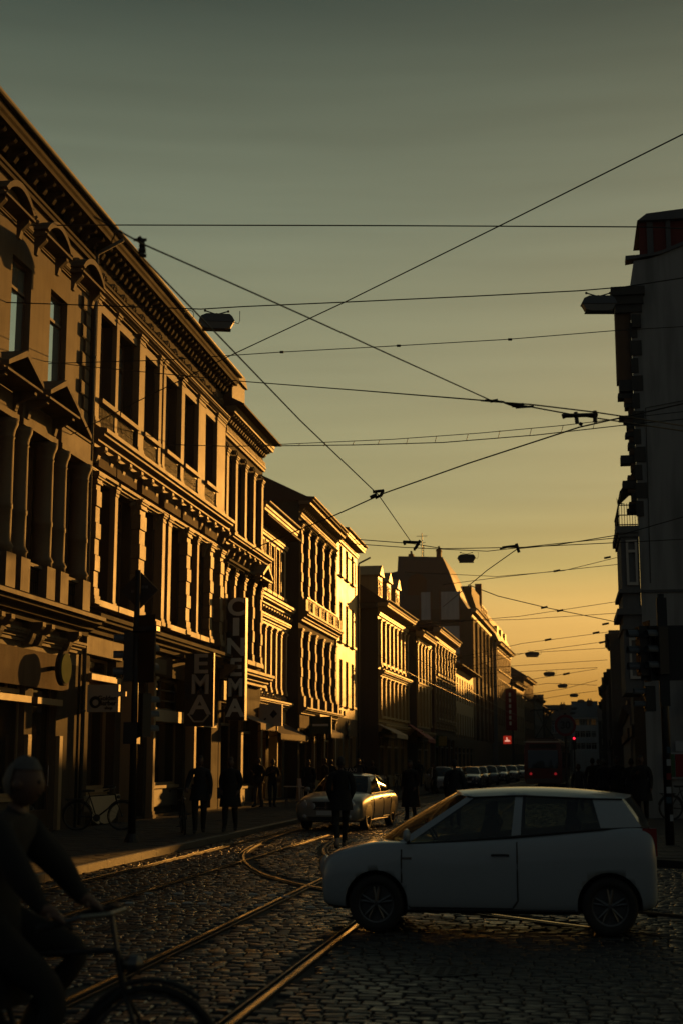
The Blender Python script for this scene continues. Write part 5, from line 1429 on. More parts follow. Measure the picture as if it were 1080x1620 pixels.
def house_glass(cols, kinds, spine):
    """glasshouse: columns run from the belt to the roof rail; returns body and glass MB"""
    bd, gl = MB(), MB()
    def colpts(c, n=5):
        b, t = Vector(c[0]), Vector(c[1]); o = []
        for i in range(n + 1):
            s_ = i / n; p = b.lerp(t, s_); bul = math.sin(math.pi * s_) * .025
            p.y += bul * (1 if p.y > .05 else 0); p.x += math.sin(math.pi * s_) * .02 * (1 if c[2] == 'f' else (-1 if c[2] == 'r' else 0)); o.append(p)
        return o
    CP = [colpts(c) for c in cols]
    for sy in (1, -1):
        def P(v): return (v.x, v.y * sy, v.z)
        for i, kd in enumerate(kinds):
            A, B = CP[i], CP[i + 1]; tgt = gl if kd == 'g' else bd; nu = 8 if kd == 'g' else 2
            for u in range(nu):
                for r__ in range(5):
                    q = []
                    for (uu, rr2) in ((u, r__), (u + 1, r__), (u + 1, r__ + 1), (u, r__ + 1)):
                        t = uu / nu; v = A[rr2].lerp(B[rr2], t)
                        if cols[i][2] == 'f' and i == 0: v.x = A[rr2].x + (B[rr2].x - A[rr2].x) * t ** 1.8
                        if i == len(kinds) - 1: v.x = B[rr2].x + (A[rr2].x - B[rr2].x) * (1 - t) ** 1.8
                        q.append(v)
                    if (q[0] - q[1]).length < 1e-4: continue
                    if sy > 0: q = q[::-1]
                    tgt.quad(*[P(v) for v in q])
        # roof skin from rail to the spine
        for i in range(len(cols) - 1):
            a, b = CP[i][-1], CP[i + 1][-1]
            for u in range(4):
                def edge(t):
                    v = a.lerp(b, t)
                    if i == 0: v.x = a.x + (b.x - a.x) * t ** 1.8
                    if i == len(cols) - 2: v.x = b.x + (a.x - b.x) * (1 - t) ** 1.8
                    return v
                e0, e1 = edge(u / 4), edge((u + 1) / 4)
                for r__ in range(5):
                    q = []
                    for e_, rr2 in ((e0, r__), (e1, r__), (e1, r__ + 1), (e0, r__ + 1)):
                        t = rr2 / 5
                        sz = spine(e_.x)
                        y = e_.y * (1 - t); z = e_.z + (sz - e_.z) * (1 - (1 - t) ** 2.4)
                        q.append(Vector((e_.x, y, z)))
                    if sy > 0: q = q[::-1]
                    bd.quad(*[P(v) for v in q])
    return bd, gl
def weld(mb, name, mt):
    me = mb.mesh(name, mt, True); bm = bmesh.new(); bm.from_mesh(me); bmesh.ops.remove_doubles(bm, verts=bm.verts, dist=.0008)
    bmesh.ops.dissolve_degenerate(bm, edges=bm.edges, dist=.0005); bm.to_mesh(me); bm.free()
    me.polygons.foreach_set('use_smooth', [True] * len(me.polygons)); return me
def make_wheel(r, wd=.19, spokes=5):
    t = MB().lathe([(r * .66, -wd / 2), (r * .92, -wd / 2), (r, -wd * .36), (r, wd * .36), (r * .92, wd / 2), (r * .66, wd / 2), (r * .64, 0), (r * .66, -wd / 2)], (0, 0, 0), 'y', 32).mesh('tyre', 'rubber', True)
    m = MB(); m.lathe([(r * .66, -wd * .3), (r * .66, wd * .48), (r * .60, wd * .46), (r * .60, -wd * .3)], (0, 0, 0), 'y', 28); m.lathe([(r * .16, wd * .1), (r * .14, wd * .42), (.02, wd * .44)], (0, 0, 0), 'y', 14)
    for k in range(spokes):
        a = 2 * math.pi * k / spokes
        for d in (-.17, .17):
            m.tube([(.09 * r * math.sin(a), wd * .36, .09 * r * math.cos(a)), (r * .62 * math.sin(a + d), wd * .34, r * .62 * math.cos(a + d))], [.022, .016], 6)
    d_ = MB().lathe([(.02, 0), (r * .6, 0), (r * .6, -.02), (.02, -.02)], (0, wd * .05, 0), 'y', 24)
    m.v += [v for v in d_.v]; off = len(m.v) - len(d_.v); m.f += [tuple(i + off for i in f) for f in d_.f]; m.mi += d_.mi
    return t, m.mesh('rim', 'rim_alloy')
def hit(bvh, o, d):
    r__ = bvh.ray_cast(Vector(o), Vector(d)); return r__[0] if r__[0] else Vector(o)
def make_car(name, label, paint, st, cols, kinds, spine, wheels, wr, kind, group=None):
    root = empty(name, (0, 0, 0), 0, label, 'car', group)
    bme = body_mesh(st, wheels, wr, paint); body = put('body', bme, root)
    bvh = BVHTree.FromPolygons([v.co.copy() for v in bme.vertices], [tuple(p.vertices) for p in bme.polygons])
    bd, gl = house_glass(cols, kinds, spine)
    put('roof', weld(bd, 'roof', paint), root); g_ = put('glass', weld(gl, 'glass', 'car_glass'), root)
    tm, rm_ = make_wheel(wr)
    for wx in wheels:
        for sy in (1, -1):
            ww = put('wheel', tm, root, (wx, sy * (st[3][3] - .11), wr)); rr_ = put('rim', rm_, ww)
            if sy < 0: rr_.rotation_euler = (0, 0, math.pi)
    L0 = st[0][0]; L1 = st[-1][0]
    # trim projected on the body sides
    def seam(pts, r__=.009, nm='door_seam', mt='black_plastic'):
        for sy in (1, -1):
            P = []
            for (ax, az), (bx, bz) in zip(pts[:-1], pts[1:]):
                for k in range(6): t = k / 6; P.append((ax + (bx - ax) * t, az + (bz - az) * t))
            P.append(pts[-1])
            q = [hit(bvh, (x, 2 * sy, z), (0, -sy, 0)) + Vector((0, sy * .001, 0)) for x, z in P]
            MB().tube(q, r__, 5).build(nm, mt, root)
    b0, b1, b2 = cols[2][0], cols[3][0], cols[-3][0]
    seam([(b0[0] + .05, b0[2] - .05), (b0[0] + .05, .35), (b0[0] - .04, .26), (b1[0] + .0, .26), (b1[0] - .06, .34), (b1[0] - .06, b1[2] - .05)])
    seam([(wheels[0] - wr * 1.25, .24), (wheels[1] + wr * 1.25, .24)], .02, 'sill_trim')
    if kind != 'hatch': seam([(b1[0] - .06, .30), (wheels[1] + wr * 1.2, .30), (wheels[1] + wr * .9, .62), (wheels[1] + wr * .6, b2[2] - .06)])
    for hx in ((b1[0] + .12,) if kind == 'hatch' else (b1[0] + .12, wheels[1] + .42)):
        for sy in (1, -1):
            q = hit(bvh, (hx, 2 * sy, .80), (0, -sy, 0)); MB().tube([q + Vector((-.09, sy * .01, 0)), q + Vector((-.06, sy * .035, .005)), q + Vector((.06, sy * .035, .005)), q + Vector((.09, sy * .01, 0))], .014, 6).build('door_handle', 'black_plastic' if kind == 'hatch' else paint, root)
    for sy in (1, -1):
        m = MB(); bx, by, bz = cols[2][0]
        m.lathe([(.02, -.09), (.07, -.07), (.085, 0), (.07, .07), (.02, .09)], (0, 0, 0), 'y', 10)
        put('wing_mirror', m.mesh('wing_mirror', paint, True), root, (bx - .02, sy * (by + .16), bz + .10)).scale = (.5, .95, .8)
        seamline = MB().tube([(bx - .02, sy * (by - .0), bz + .02), (bx - .02, sy * (by + .10), bz + .08)], .02, 6).build('mirror_arm', 'black_plastic', root)
        # lamps front and rear
        fy = st[2][3] * (.72 if kind != 'hatch' else .78); fz = st[2][4] - (.10 if kind != 'hatch' else .12)
        q = hit(bvh, (L0 + 1, sy * fy, fz), (-1, 0, 0))
        lm = MB().lathe([(.015, .05), (.09, .035), (.115, 0), (.10, -.06)], (0, 0, 0), 'x', 18).mesh('headlight', 'headlamp', True)
        h_ = put('headlight', lm, root, tuple(q + Vector((-.015, 0, 0))), (0, 0, sy * (.35 if kind != 'hatch' else .75))); h_.scale = (.45, .95, 1.15) if kind != 'hatch' else (.35, .9, 1.0)
        put('lamp_ring', MB().lathe([(.10, .01), (.122, .012), (.124, -.03), (.10, -.03)], (0, 0, 0), 'x', 18).mesh('lamp_ring', 'chrome', True), h_, (0, 0, 0))
        if kind == 'taxi':
            q = hit(bvh, (L0 + 1, sy * (fy - .26), fz - .015), (-1, 0, 0)); h2 = put('headlight', lm, root, tuple(q + Vector((-.01, 0, 0))), (0, 0, sy * .2)); h2.scale = (.4, .70, .85)
            q = hit(bvh, (L0 + 1, sy * fy * .95, .36), (-1, 0, 0)); f_ = put('fog_light', lm, root, tuple(q), (0, 0, sy * .2)); f_.scale = (.5, .55, .5)
        q = hit(bvh, (L1 - 1, sy * st[-2][3] * .84, st[-2][4] - .10), (1, 0, 0))
        t_ = MB().box(-.03, .12, -.07, .07, -.14, .14).build('tail_light', 'tail_lamp', root, tuple(q + Vector((.02, 0, 0))))
    q = hit(bvh, (L0 + 1, 0, .45), (-1, 0, 0))
    MB().box(q.x - .02, q.x + .015, -.26, .26, .40, .51).build('number_plate', 'plate', root)
    gm = MB()
    q = hit(bvh, (L0 + 1, 0, .62), (-1, 0, 0))
    if kind != 'hatch':
        for i in range(5): gm.box(q.x - .05, q.x + .012 - .006 * i, -.34 + .015 * (4 - i), .34 - .015 * (4 - i), .545 + i * .04, .56 + i * .04)
        gm.box(q.x - .05, q.x + .02, -.008, .008, .54, .74)
        gr = MB().box(q.x - .06, q.x + .002, -.36, .36, .53, .74).build('grille', 'black_plastic', root); gm.build('grille_bars', 'chrome', gr)
        q2 = hit(bvh, (L0 + 1, 0, .32), (-1, 0, 0)); MB().box(q2.x - .05, q2.x + .006, -.5, .5, .27, .36).build('air_intake', 'black_plastic', root)
    else:
        MB().box(q.x - .05, q.x + .004, -.42, .42, .28, .38).build('air_intake', 'black_plastic', root)
    im = MB()
    for (c0, c1) in zip(cols[:-1], cols[1:]):
        a_, b_ = c0[0], c1[0]
        im.quad((a_[0], -a_[1] * .97, a_[2] + .012), (b_[0], -b_[1] * .97, b_[2] + .012), (b_[0], b_[1] * .97, b_[2] + .012), (a_[0], a_[1] * .97, a_[2] + .012))
    im.build('interior', 'seat_cloth', root)
    for sy in (1, -1):   # rubber seals round the side glass
        bot = [Vector((c[0][0], sy * (c[0][1] + .012), c[0][2])) for c in cols[1:-1]]; top_ = [Vector((c[1][0], sy * (c[1][1] + .006), c[1][2])) for c in cols[1:-1]]
        MB().tube(bot, .014, 6).build('window_seal', 'black_plastic', root); MB().tube(top_, .010, 6).build('window_seal', 'black_plastic', root)
        q = hit(bvh, (wheels[0] - .33, 2 * sy, .76), (0, -sy, 0)); MB().box(q.x - .06, q.x + .06, q.y - .006, q.y + .006, q.z - .012, q.z + .012).build('side_indicator', 'chrome', root)
    # seats and steering wheel under the glass
    for x in ((cols[3][0][0] + .28), (cols[3][0][0] - .62)):
        for sy in (1, -1):
            s_ = MB(); s_.prism([(x, .7), (x + .16, .7), (x + .02, 1.16), (x - .08, 1.18), (x - .14, 1.1)], sy * .36 - .24, sy * .36 + .24, axis='y'); s_.prism([(x - .08, 1.19), (x + .02, 1.19), (x + .0, 1.32), (x - .09, 1.32)], sy * .36 - .12, sy * .36 + .12, axis='y')
            s_.build('seat', 'seat_cloth', root)
    st_ = MB(); cx = cols[0][0][0] - .62
    st_.tube([(cx + .09 * math.sin(t), .36 + .18 * math.cos(t), 1.0 + .16 * math.sin(t)) for t in [2 * math.pi * i / 20 for i in range(20)]], .014, 6, closed=True); st_.build('steering_wheel', 'black_plastic', root)
    return root
HATCH_ST = [(1.80, .34, .60, .63, .60, .58, .64), (1.78, .26, .70, .73, .70, .68, .75), (1.66, .22, .76, .79, .78, .75, .84), (1.42, .20, .79, .815, .85, .765, .90), (1.18, .19, .79, .82, .89, .77, .94), (.86, .18, .80, .82, .91, .77, .93), (.1, .18, .80, .82, .95, .775, .955), (-.6, .18, .80, .82, 1.0, .775, 1.0), (-1.2, .19, .80, .82, 1.06, .77, 1.055), (-1.60, .22, .79, .81, 1.08, .75, 1.075), (-1.77, .26, .77, .795, 1.04, .72, 1.05), (-1.82, .34, .70, .72, .94, .66, .96)]
HATCH_COL = [((1.22, 0, .945), (.36, 0, 1.43), 'f'), ((.98, .66, .905), (.20, .55, 1.395), 's'), ((.86, .735, .90), (.12, .585, 1.385), 's'), ((-.28, .752, .985), (-.33, .60, 1.405), 's'), ((-.38, .752, .995), (-.41, .60, 1.405), 's'), ((-1.24, .745, 1.07), (-1.16, .585, 1.375), 's'), ((-1.68, .64, 1.08), (-1.48, .52, 1.37), 's'), ((-1.80, 0, 1.06), (-1.60, 0, 1.40), 'r')]
def hsp(x): return 1.49 - .05 * ((x + .45) / .9) ** 2 if x > -.45 else 1.49 - .062 * ((x + .45) / 1.0) ** 2
KN = ['g', 'b', 'g', 'b', 'g', 'b', 'g']
vw = make_car('hatchback', 'small white hatchback crossing the tramway in the foreground, side on', 'paint_white', HATCH_ST, HATCH_COL, KN, hsp, (1.19, -1.31), .295, 'hatch')
vw.scale = (.965, .98, 1.0); vw.location = (-.86, 16.05, .02); vw.rotation_euler = (0, 0, math.pi)
SED_ST = [(2.42, .30, .56, .60, .56, .52, .62), (2.38, .24, .74, .78, .66, .68, .74), (2.22, .21, .84, .87, .74, .78, .83), (1.8, .20, .88, .90, .82, .82, .92), (1.2, .19, .89, .91, .88, .83, 1.0), (.7, .18, .89, .915, .91, .83, .94), (-.2, .18, .89, .915, .93, .83, .94), (-1.0, .18, .89, .915, .945, .82, .95), (-1.7, .20, .88, .91, .95, .80, .99), (-2.15, .23, .85, .88, .93, .76, .985), (-2.36, .30, .78, .81, .86, .70, .92), (-2.41, .40, .68, .72, .76, .62, .80)]
SED_COL = [((1.30, 0, .985), (.45, 0, 1.405), 'f'), ((1.02, .72, .93), (.28, .57, 1.37), 's'), ((.86, .80, .92), (.20, .61, 1.36), 's'), ((-.16, .81, .935), (-.22, .64, 1.395), 's'), ((-.26, .81, .935), (-.32, .64, 1.395), 's'), ((-1.22, .80, .95), (-1.0, .61, 1.35), 's'), ((-1.66, .66, .97), (-1.18, .52, 1.355), 's'), ((-1.90, 0, .985), (-1.28, 0, 1.39), 'r')]
def ssp(x): return 1.455 - .055 * ((x + .35) / .8) ** 2
taxi = make_car('taxi', 'silver saloon taxi with round twin headlamps waiting on the left track', 'paint_silver', SED_ST, SED_COL, KN, ssp, (1.46, -1.42), .32, 'taxi')
taxi.location = (-5.9, 39.4, .02); taxi.rotation_euler = (0, 0, -math.pi / 2 - .10)
ts = MB().prism([(-.09, 0), (.09, 0), (.07, .15), (-.07, .15)], -.28, .28, axis='y').build('roof_sign', 'sign_black', taxi, (-.25, 0, 1.455))
text('lettering', 'TAXI', .15, 'sign_board', ts, (.088, 0, .075), (math.pi / 2, 0, math.pi / 2), ext=.003)
# parked cars along the left kerb
tree = TREE(taxi)
def parked(src, x, y, rz, paint, label, group='cars parked along the left kerb'):
    c = copy_tree(src, None, tree if src in tree else TREE(src))
    c.scale = (1, 1, 1); c.location = (x, y, .02); c.rotation_euler = (0, 0, rz); c.name = 'parked_car'
    tag(c, label, 'car', group)
    for k in [q for q in c.children if q.name.startswith(('body', 'roof', 'wing_mirror'))]:
        if q_slots(k): k.material_slots[0].link = 'OBJECT'; k.material_slots[0].material = M[paint]
    for k in [q for q in c.children if q.name.startswith('roof_sign')]:
        for z in list(k.children): bpy.data.objects.remove(z)
        bpy.data.objects.remove(k)
    return c
def q_slots(o): return len(o.material_slots) > 0
def pxX(x, Y): return (x - 895) / 2284 * Y
spots = [(vw, 700, 84, 'paint_white', 'white parked car at the near end of the row of parked cars', 1.3), (taxi, 716, 93, 'paint_black', 'dark parked car just behind the white one', 1.54), (taxi, 744, 98, 'paint_blue', 'dark blue parked car with sun on its roof edge', 1.54), (taxi, 757, 106, 'paint_black', 'black parked car in the middle of the row', 1.54),
         (vw, 773, 112, 'paint_grey', 'grey small parked car in the middle of the row', 1.5), (taxi, 789, 121, 'paint_blue', 'blue parked car towards the far end of the row', 1.54), (taxi, 806, 132, 'paint_grey', 'grey parked car near the tram', 1.54), (taxi, 821, 142, 'paint_silver', 'pale parked car furthest along the kerb', 1.54)]
for src, px_, Y, pt, lab, a in spots: parked(src, pxX(px_, Y), Y, -a - .03, pt, lab)

# tram seen from behind
tr = empty('tram', (-1.55, 98, 0), -.027, 'dark tram seen from behind with raised pantograph', 'tram')
prof = [(-1.15, .32), (1.15, .32), (1.25, .7), (1.27, 2.2), (1.2, 2.9), (1.02, 3.16), (-1.02, 3.16), (-1.2, 2.9), (-1.27, 2.2), (-1.25, .7)]
MB().prism(prof, 0, 22, axis='y').build('body', 'tram_red', tr)
MB().prism([(-1.1, 3.16), (1.1, 3.16), (.98, 3.30), (-.98, 3.30)], .05, 21.9, axis='y').build('roof', 'tram_grey', tr)
MB().box(-1.0, 1.0, -.04, .0, 1.35, 2.55).build('rear_window', 'pane', tr); MB().box(-.9, .9, -.05, .0, 2.66, 2.95).build('destination_board', 'sign_black', tr)
MB().box(-1.12, 1.12, -.10, .0, .38, .66).build('bumper', 'tram_grey', tr)
MB().box(-1.27, 1.27, -.03, .0, 3.06, 3.14).build('light_strip', 'frame_white', tr)
for sx in (-1, 1):
    MB().lathe([(.09, 0), (.09, -.03)], (sx * .82, -.01, .98), 'y', 14).build('tail_light', 'tail_lit', tr)
    MB().lathe([(.08, 0), (.08, -.03)], (sx * .6, -.01, .98), 'y', 14).build('tail_light', 'tail_lamp', tr)
    for k in range(7): MB().box(sx * 1.272, sx * 1.285, 1.0 + k * 3, 3.4 + k * 3, 1.35, 2.45).build('side_window', 'pane', tr)
m = MB(); m.tube([(-.7, 4, 3.34), (-.05, 3.2, 4.3), (-.55, 4.2, 5.35)], .035, 6); m.tube([(.7, 4, 3.34), (.05, 3.2, 4.3), (.55, 4.2, 5.35)], .035, 6); m.tube([(-1.0, 4.2, 5.28), (-.8, 4.2, 5.38), (.8, 4.2, 5.38), (1.0, 4.2, 5.28)], .035, 6); m.box(-.7, .7, 3.2, 5, 3.32, 3.42)
m.build('pantograph', 'iron', tr)
for y in (3, 9, 17): MB().box(-.5, .5, y, y + 1.6, .05, .4).build('bogie', 'black_plastic', tr)

# ------------------------------------------------------------------ bicycles
def make_bike(label, color='iron', group=None, basket=False):
    e = empty('bicycle', (0, 0, 0), 0, label, 'bicycle', group)
    r = .345
    ty = MB().tube([(r * math.cos(t), 0, r * math.sin(t)) for t in [2 * math.pi * i / 28 for i in range(28)]], .02, 6, closed=True).mesh('tyre', 'rubber', True)
    sp = MB()
    for k in range(14):
        a = 2 * math.pi * k / 14; sp.tube([(.03 * math.cos(a + .8), .02 * (-1) ** k, .03 * math.sin(a + .8)), (r * .95 * math.cos(a), 0, r * .95 * math.sin(a))], .0022, 3)
    sp.tube([((r - .03) * math.cos(t), 0, (r - .03) * math.sin(t)) for t in [2 * math.pi * i / 24 for i in range(24)]], .011, 5, closed=True); sp.lathe([(.025, -.04), (.025, .04)], (0, 0, 0), 'y', 8)
    sp = sp.mesh('rim', 'rim_alloy')
    for x in (-.54, .54): w__ = put('wheel', ty, e, (x, 0, r)); put('rim', sp, w__)
    f = MB(); bb = (-.08, 0, .30); st_ = (-.26, 0, .82); hd = (.36, 0, .86); hl = (.40, 0, .68)
    for a, b, rr_ in ((bb, st_, .016), (st_, hd, .014), (bb, hl, .02), (hd, hl, .02), (bb, (-.54, .05, r), .011), (bb, (-.54, -.05, r), .011), (st_, (-.54, .05, r), .009), (st_, (-.54, -.05, r), .009)): f.tube([a, b], rr_, 8)
    for x, a0, a1 in ((-.54, .35, 2.9), (.54, .9, 2.7)): f.tube([(x + (r + .035) * math.cos(t), 0, r + (r + .035) * math.sin(t)) for t in [a0 + (a1 - a0) * i / 9 for i in range(10)]], .014, 5)
    f.box(-.86, -.40, -.07, .07, .74, .755); f.tube([(-.80, .06, .74), (-.54, .06, r)], .006, 4); f.tube([(-.80, -.06, .74), (-.54, -.06, r)], .006, 4)
    f.build('frame', color, e)
    k = MB(); k.tube([hl, (.46, .045, .55), (.54, .05, r)], .012, 6); k.tube([hl, (.46, -.045, .55), (.54, -.05, r)], .012, 6); k.build('fork', color, e)
    h = MB(); h.tube([hd, (.33, 0, 1.02)], .013, 8); h.tube([(.12, -.29, 1.00), (.26, -.27, 1.04), (.36, -.12, 1.04), (.36, .12, 1.04), (.26, .27, 1.04), (.12, .29, 1.00)], .012, 8); h.build('handlebar', 'rim_alloy', e)
    for sy in (-1, 1): MB().tube([(.06, sy * .30, .985), (.19, sy * .28, 1.02)], .018, 8).build('grip', 'rubber', e)
    s_ = MB(); s_.tube([st_, (-.29, 0, .93)], .012, 6); s_.prism([(-.44, -.10), (-.42, .10), (-.20, .03), (-.14, 0), (-.20, -.03)], .93, .975, axis='z'); s_.build('saddle', 'rubber', e)
    c = MB(); c.lathe([(.09, -.01), (.09, .01)], (bb[0], -.05, bb[2]), 'y', 16); c.tube([(bb[0], -.07, bb[2]), (bb[0] + .12, -.08, bb[2] - .12)], .01, 5); c.tube([(bb[0], .07, bb[2]), (bb[0] - .12, .08, bb[2] + .12)], .01, 5)
    c.box(bb[0] + .07, bb[0] + .17, -.16, -.07, bb[2] - .135, bb[2] - .115); c.box(bb[0] - .17, bb[0] - .07, .07, .16, bb[2] + .115, bb[2] + .135); c.build('crank', 'rim_alloy', e)
    MB().lathe([(.01, .06), (.04, .04), (.045, 0), (.03, -.03)], (.43, 0, .80), 'x', 12).build('lamp', 'rim_alloy', e)
    return e
bk = make_bike('bicycle ridden by the near cyclist at the left edge')
bk.location = (-2.53, 6.9, .02)
btree = TREE(bk)
for x, y, z, rz, lean, lab in ((-11.35, 34.4, .13, .35, .12, 'bicycle leaning at the rounded shopfront plinth under the blade sign'), (-8.85, 33.0, .13, -1.25, .04, 'bicycle pushed along the left pavement by a walker'),
                         (-8.9, 62, .13, 1.2, .1, 'parked bicycle behind the taxi on the left pavement'), (-9.3, 64.5, .13, 1.4, .1, 'second parked bicycle behind the taxi, further back'), (-8.8, 68, .13, 1.1, .1, 'third parked bicycle behind the taxi'), (-8.5, 73, .13, 1.5, .1, 'fourth parked bicycle, nearest the parked cars'),
                         (3.45, 42.9, .13, .25, .1, 'bicycle parked against the posters on the right, left one'), (4.3, 43.1, .13, .1, .12, 'bicycle parked against the posters on the right, right one')):
    c = copy_tree(bk, None, btree); c.location = (x, y, z); c.rotation_euler = (lean, 0, rz); tag(c, lab, 'bicycle', 'parked bicycles')

# ------------------------------------------------------------------ people
def head_mesh(hm):
    m = MB(); nu, nv = 16, 12
    for j in range(nv + 1):
        th = math.pi * j / nv
        for i in range(nu):
            ph = 2 * math.pi * i / nu
            x, y, z = math.sin(th) * math.cos(ph), math.sin(th) * math.sin(ph), math.cos(th)
            X, Yy, Z = x * .076, y * .096, z * .118
            if z < 0: X *= 1 - .28 * z * z; Yy *= 1 - .10 * z * z
            if y > .8 and abs(x) < .3: Yy += .024 * max(0, 1 - abs(z + .12) * 3.2) - .006 * max(0, 1 - abs(z - .12) * 6)
            if y > .6 and z < -.75: Yy += .012
            m.v.append((X, Yy, Z))
    for j in range(nv):
        for i in range(nu): m.f.append((j * nu + i, j * nu + (i + 1) % nu, (j + 1) * nu + (i + 1) % nu, (j + 1) * nu + i)[::-1]); m.mi.append(0)
    for s_ in (-1, 1): m.lathe([(.006, -.008), (.026, -.004), (.028, .004), (.01, .01)], (s_ * .078, -.008, -.008), 'x', 10)
    return m
HEAD = head_mesh(None)
def person(label, loc, rz, J, top='cloth_black', leg='cloth_black', hair='hair_dark', shoe='shoe', coat=0.0, group='people in the street', hat=False, bulk=1.0, face=False, bag=False):
    """J: joint positions, forward = +Y. One skinned surface for the whole figure."""
    me = bpy.data.meshes.new('person'); V = []; E_ = []; Rr = []
    def add(p, r, par=None):
        V.append(tuple(p)); Rr.append(r)
        if par is not None: E_.append((par, len(V) - 1))
        return len(V) - 1
    pv = add(J['pelvis'], (.155 * bulk, .115 * bulk)); wa = add(J['waist'], (.145 * bulk, .11 * bulk), pv); cb_ = add(J['chest'], (.175 * bulk, .125 * bulk), wa)
    up = Vector(J['neck']); nb = add(tuple(Vector(J['chest']).lerp(up, .62)), (.10, .085), cb_); nk = add(J['neck'], (.055, .055), nb); add(J['head'], (.058, .062), nk)
    for s_ in ('L', 'R'):
        sh = add(J['sh' + s_], .082 * bulk, nb); el = add(J['el' + s_], .064 * bulk, sh); wr_ = add(J['wr' + s_], .042, el)
        d = (Vector(J['wr' + s_]) - Vector(J['el' + s_])).normalized(); hd_ = Vector(J.get('hd' + s_, d)).normalized()
        pm = Vector(J['wr' + s_]) + hd_ * .07; pa = add(tuple(pm), (.036, .022), wr_)
        side = hd_.cross(Vector((0, 1, 0))) if abs(hd_.y) < .8 else hd_.cross(Vector((0, 0, 1)))
        side = Vector((0, 1, 0)) if s_ and abs(hd_.z) > .7 else side.normalized()
        curl = Vector(J.get('curl' + s_, (-.6 if s_ == 'R' else .6, 0, 0)))
        for q, ln in ((-1.5, .062), (-.5, .075), (.5, .07), (1.5, .055)):
            b0_ = pm + hd_ * .03 + side * q * .019; f1 = add(tuple(b0_), .0095, pa); f2 = add(tuple(b0_ + (hd_ + curl * .35).normalized() * ln * .55), .0088, f1); add(tuple(b0_ + (hd_ + curl * .35).normalized() * ln * .55 + (hd_ + curl * 1.6).normalized() * ln * .5), .0075, f2)
        tb = Vector(J['wr' + s_]) + hd_ * .035 + side * .03; t1 = add(tuple(tb), .012, pa); add(tuple(tb + (hd_ * .6 + side * .8 + curl * .3).normalized() * .045), .0095, t1)
        hp = add(J['hip' + s_], .105 * bulk, pv); kn = add(J['kn' + s_], .078, hp); an = add(J['an' + s_], .056, kn)
        hl_ = add(tuple(Vector(J['an' + s_]) + Vector((0, -.035, -.045))), .036, an); add(J['toe' + s_], (.042, .028), an)
    me.from_pydata(V, E_, [])
    o = bpy.data.objects.new('person', me); COL.objects.link(o)
    sk = o.modifiers.new('sk', 'SKIN'); sk.use_smooth_shade = True
    if not me.skin_vertices: pass
    for i, r in enumerate(Rr):
        sv = me.skin_vertices[0].data[i]; sv.radius = r if isinstance(r, tuple) else (r, r)
    me.skin_vertices[0].data[0].use_root = True
    sb = o.modifiers.new('sb', 'SUBSURF'); sb.levels = 1
    bpy.context.view_layer.update()
    res = evaluated(o, 'person'); bpy.data.objects.remove(o)
    hc = Vector(J['head']) + Vector(J.get('headoff', (0, .012, .085))); hr = Matrix.Rotation(J.get('turn', 0), 4, 'Z') @ Matrix.Rotation(J.get('nod', 0), 4, 'X')
    bm = bmesh.new(); bm.from_mesh(res)
    hmx = HEAD.mesh('h', 'skin', True); hmx.transform(Matrix.Translation(hc) @ hr); bm.from_mesh(hmx)
    bm.to_mesh(res); bm.free(); bpy.data.meshes.remove(hmx)
    res.materials.clear()
    for k in ('skin', top, leg, shoe): res.materials.append(M[k])
    wl, wr2 = Vector(J['wrL']), Vector(J['wrR']); pz = J['pelvis'][2] - .03; nkv = Vector(J['neck'])
    for p in res.polygons:
        c = p.center; p.use_smooth = True
        if (c - hc).length < .14 or (c - nkv).length < .05 and c.z > nkv.z - .01: k = 0
        elif min((c - wl - (wl - Vector(J['elL'])).normalized() * .07).length, (c - wr2 - (wr2 - Vector(J['elR'])).normalized() * .07).length) < .085: k = 0
        elif min((c - Vector(J['anL'])).length, (c - Vector(J['anR'])).length, (c - Vector(J['toeL'])).length, (c - Vector(J['toeR'])).length) < .085: k = 3
        elif min((c - Vector(J['knL'])).length, (c - Vector(J['knR'])).length) < .25 or c.z < pz: k = 2
        else: k = 1
        if k == 2 and (c.z > pz + .02 and abs(c.x) > .26): k = 1
        p.material_index = k
    b = put('person', res, None, loc, (0, 0, rz)); tag(b, label, 'person', group)
    hj = random.Random(len(label)); hm = MB(); hm.v = [tuple(Vector((x * 1.09, y * 1.07 - .006, z * 1.07 + .006)) * hj.uniform(.98, 1.06)) for x, y, z in HEAD.v[:16 * 13]]; hm.f = [f for f in HEAD.f[:16 * 12] if all((HEAD.v[i][2] > .035 or HEAD.v[i][1] < -.012 and HEAD.v[i][2] > -.07) for i in f)]
    hm.mi = [0] * len(hm.f)
    hme = hm.mesh('hair', hair, True); hme.transform(Matrix.Translation(hc) @ hr); put('hair' if not hat else 'cap', hme, b)
    if face:
        for s_ in (-1, 1):
            q = (Matrix.Translation(hc) @ hr) @ Vector((s_ * .03, .087, .012)); put('eye', MB().lathe([(.002, -.008), (.009, -.004), (.0105, 0), (.009, .004), (.002, .008)], (0, 0, 0), 'y', 8).mesh('eye', 'rubber', True), b, tuple(q))
        q = (Matrix.Translation(hc) @ hr) @ Vector((0, .088, -.05)); put('mouth', MB().tube([(-.022, -.004, 0), (0, .004, -.002), (.022, -.004, 0)], .004, 5).mesh('mouth', 'cloth_brown', True), b, tuple(q))
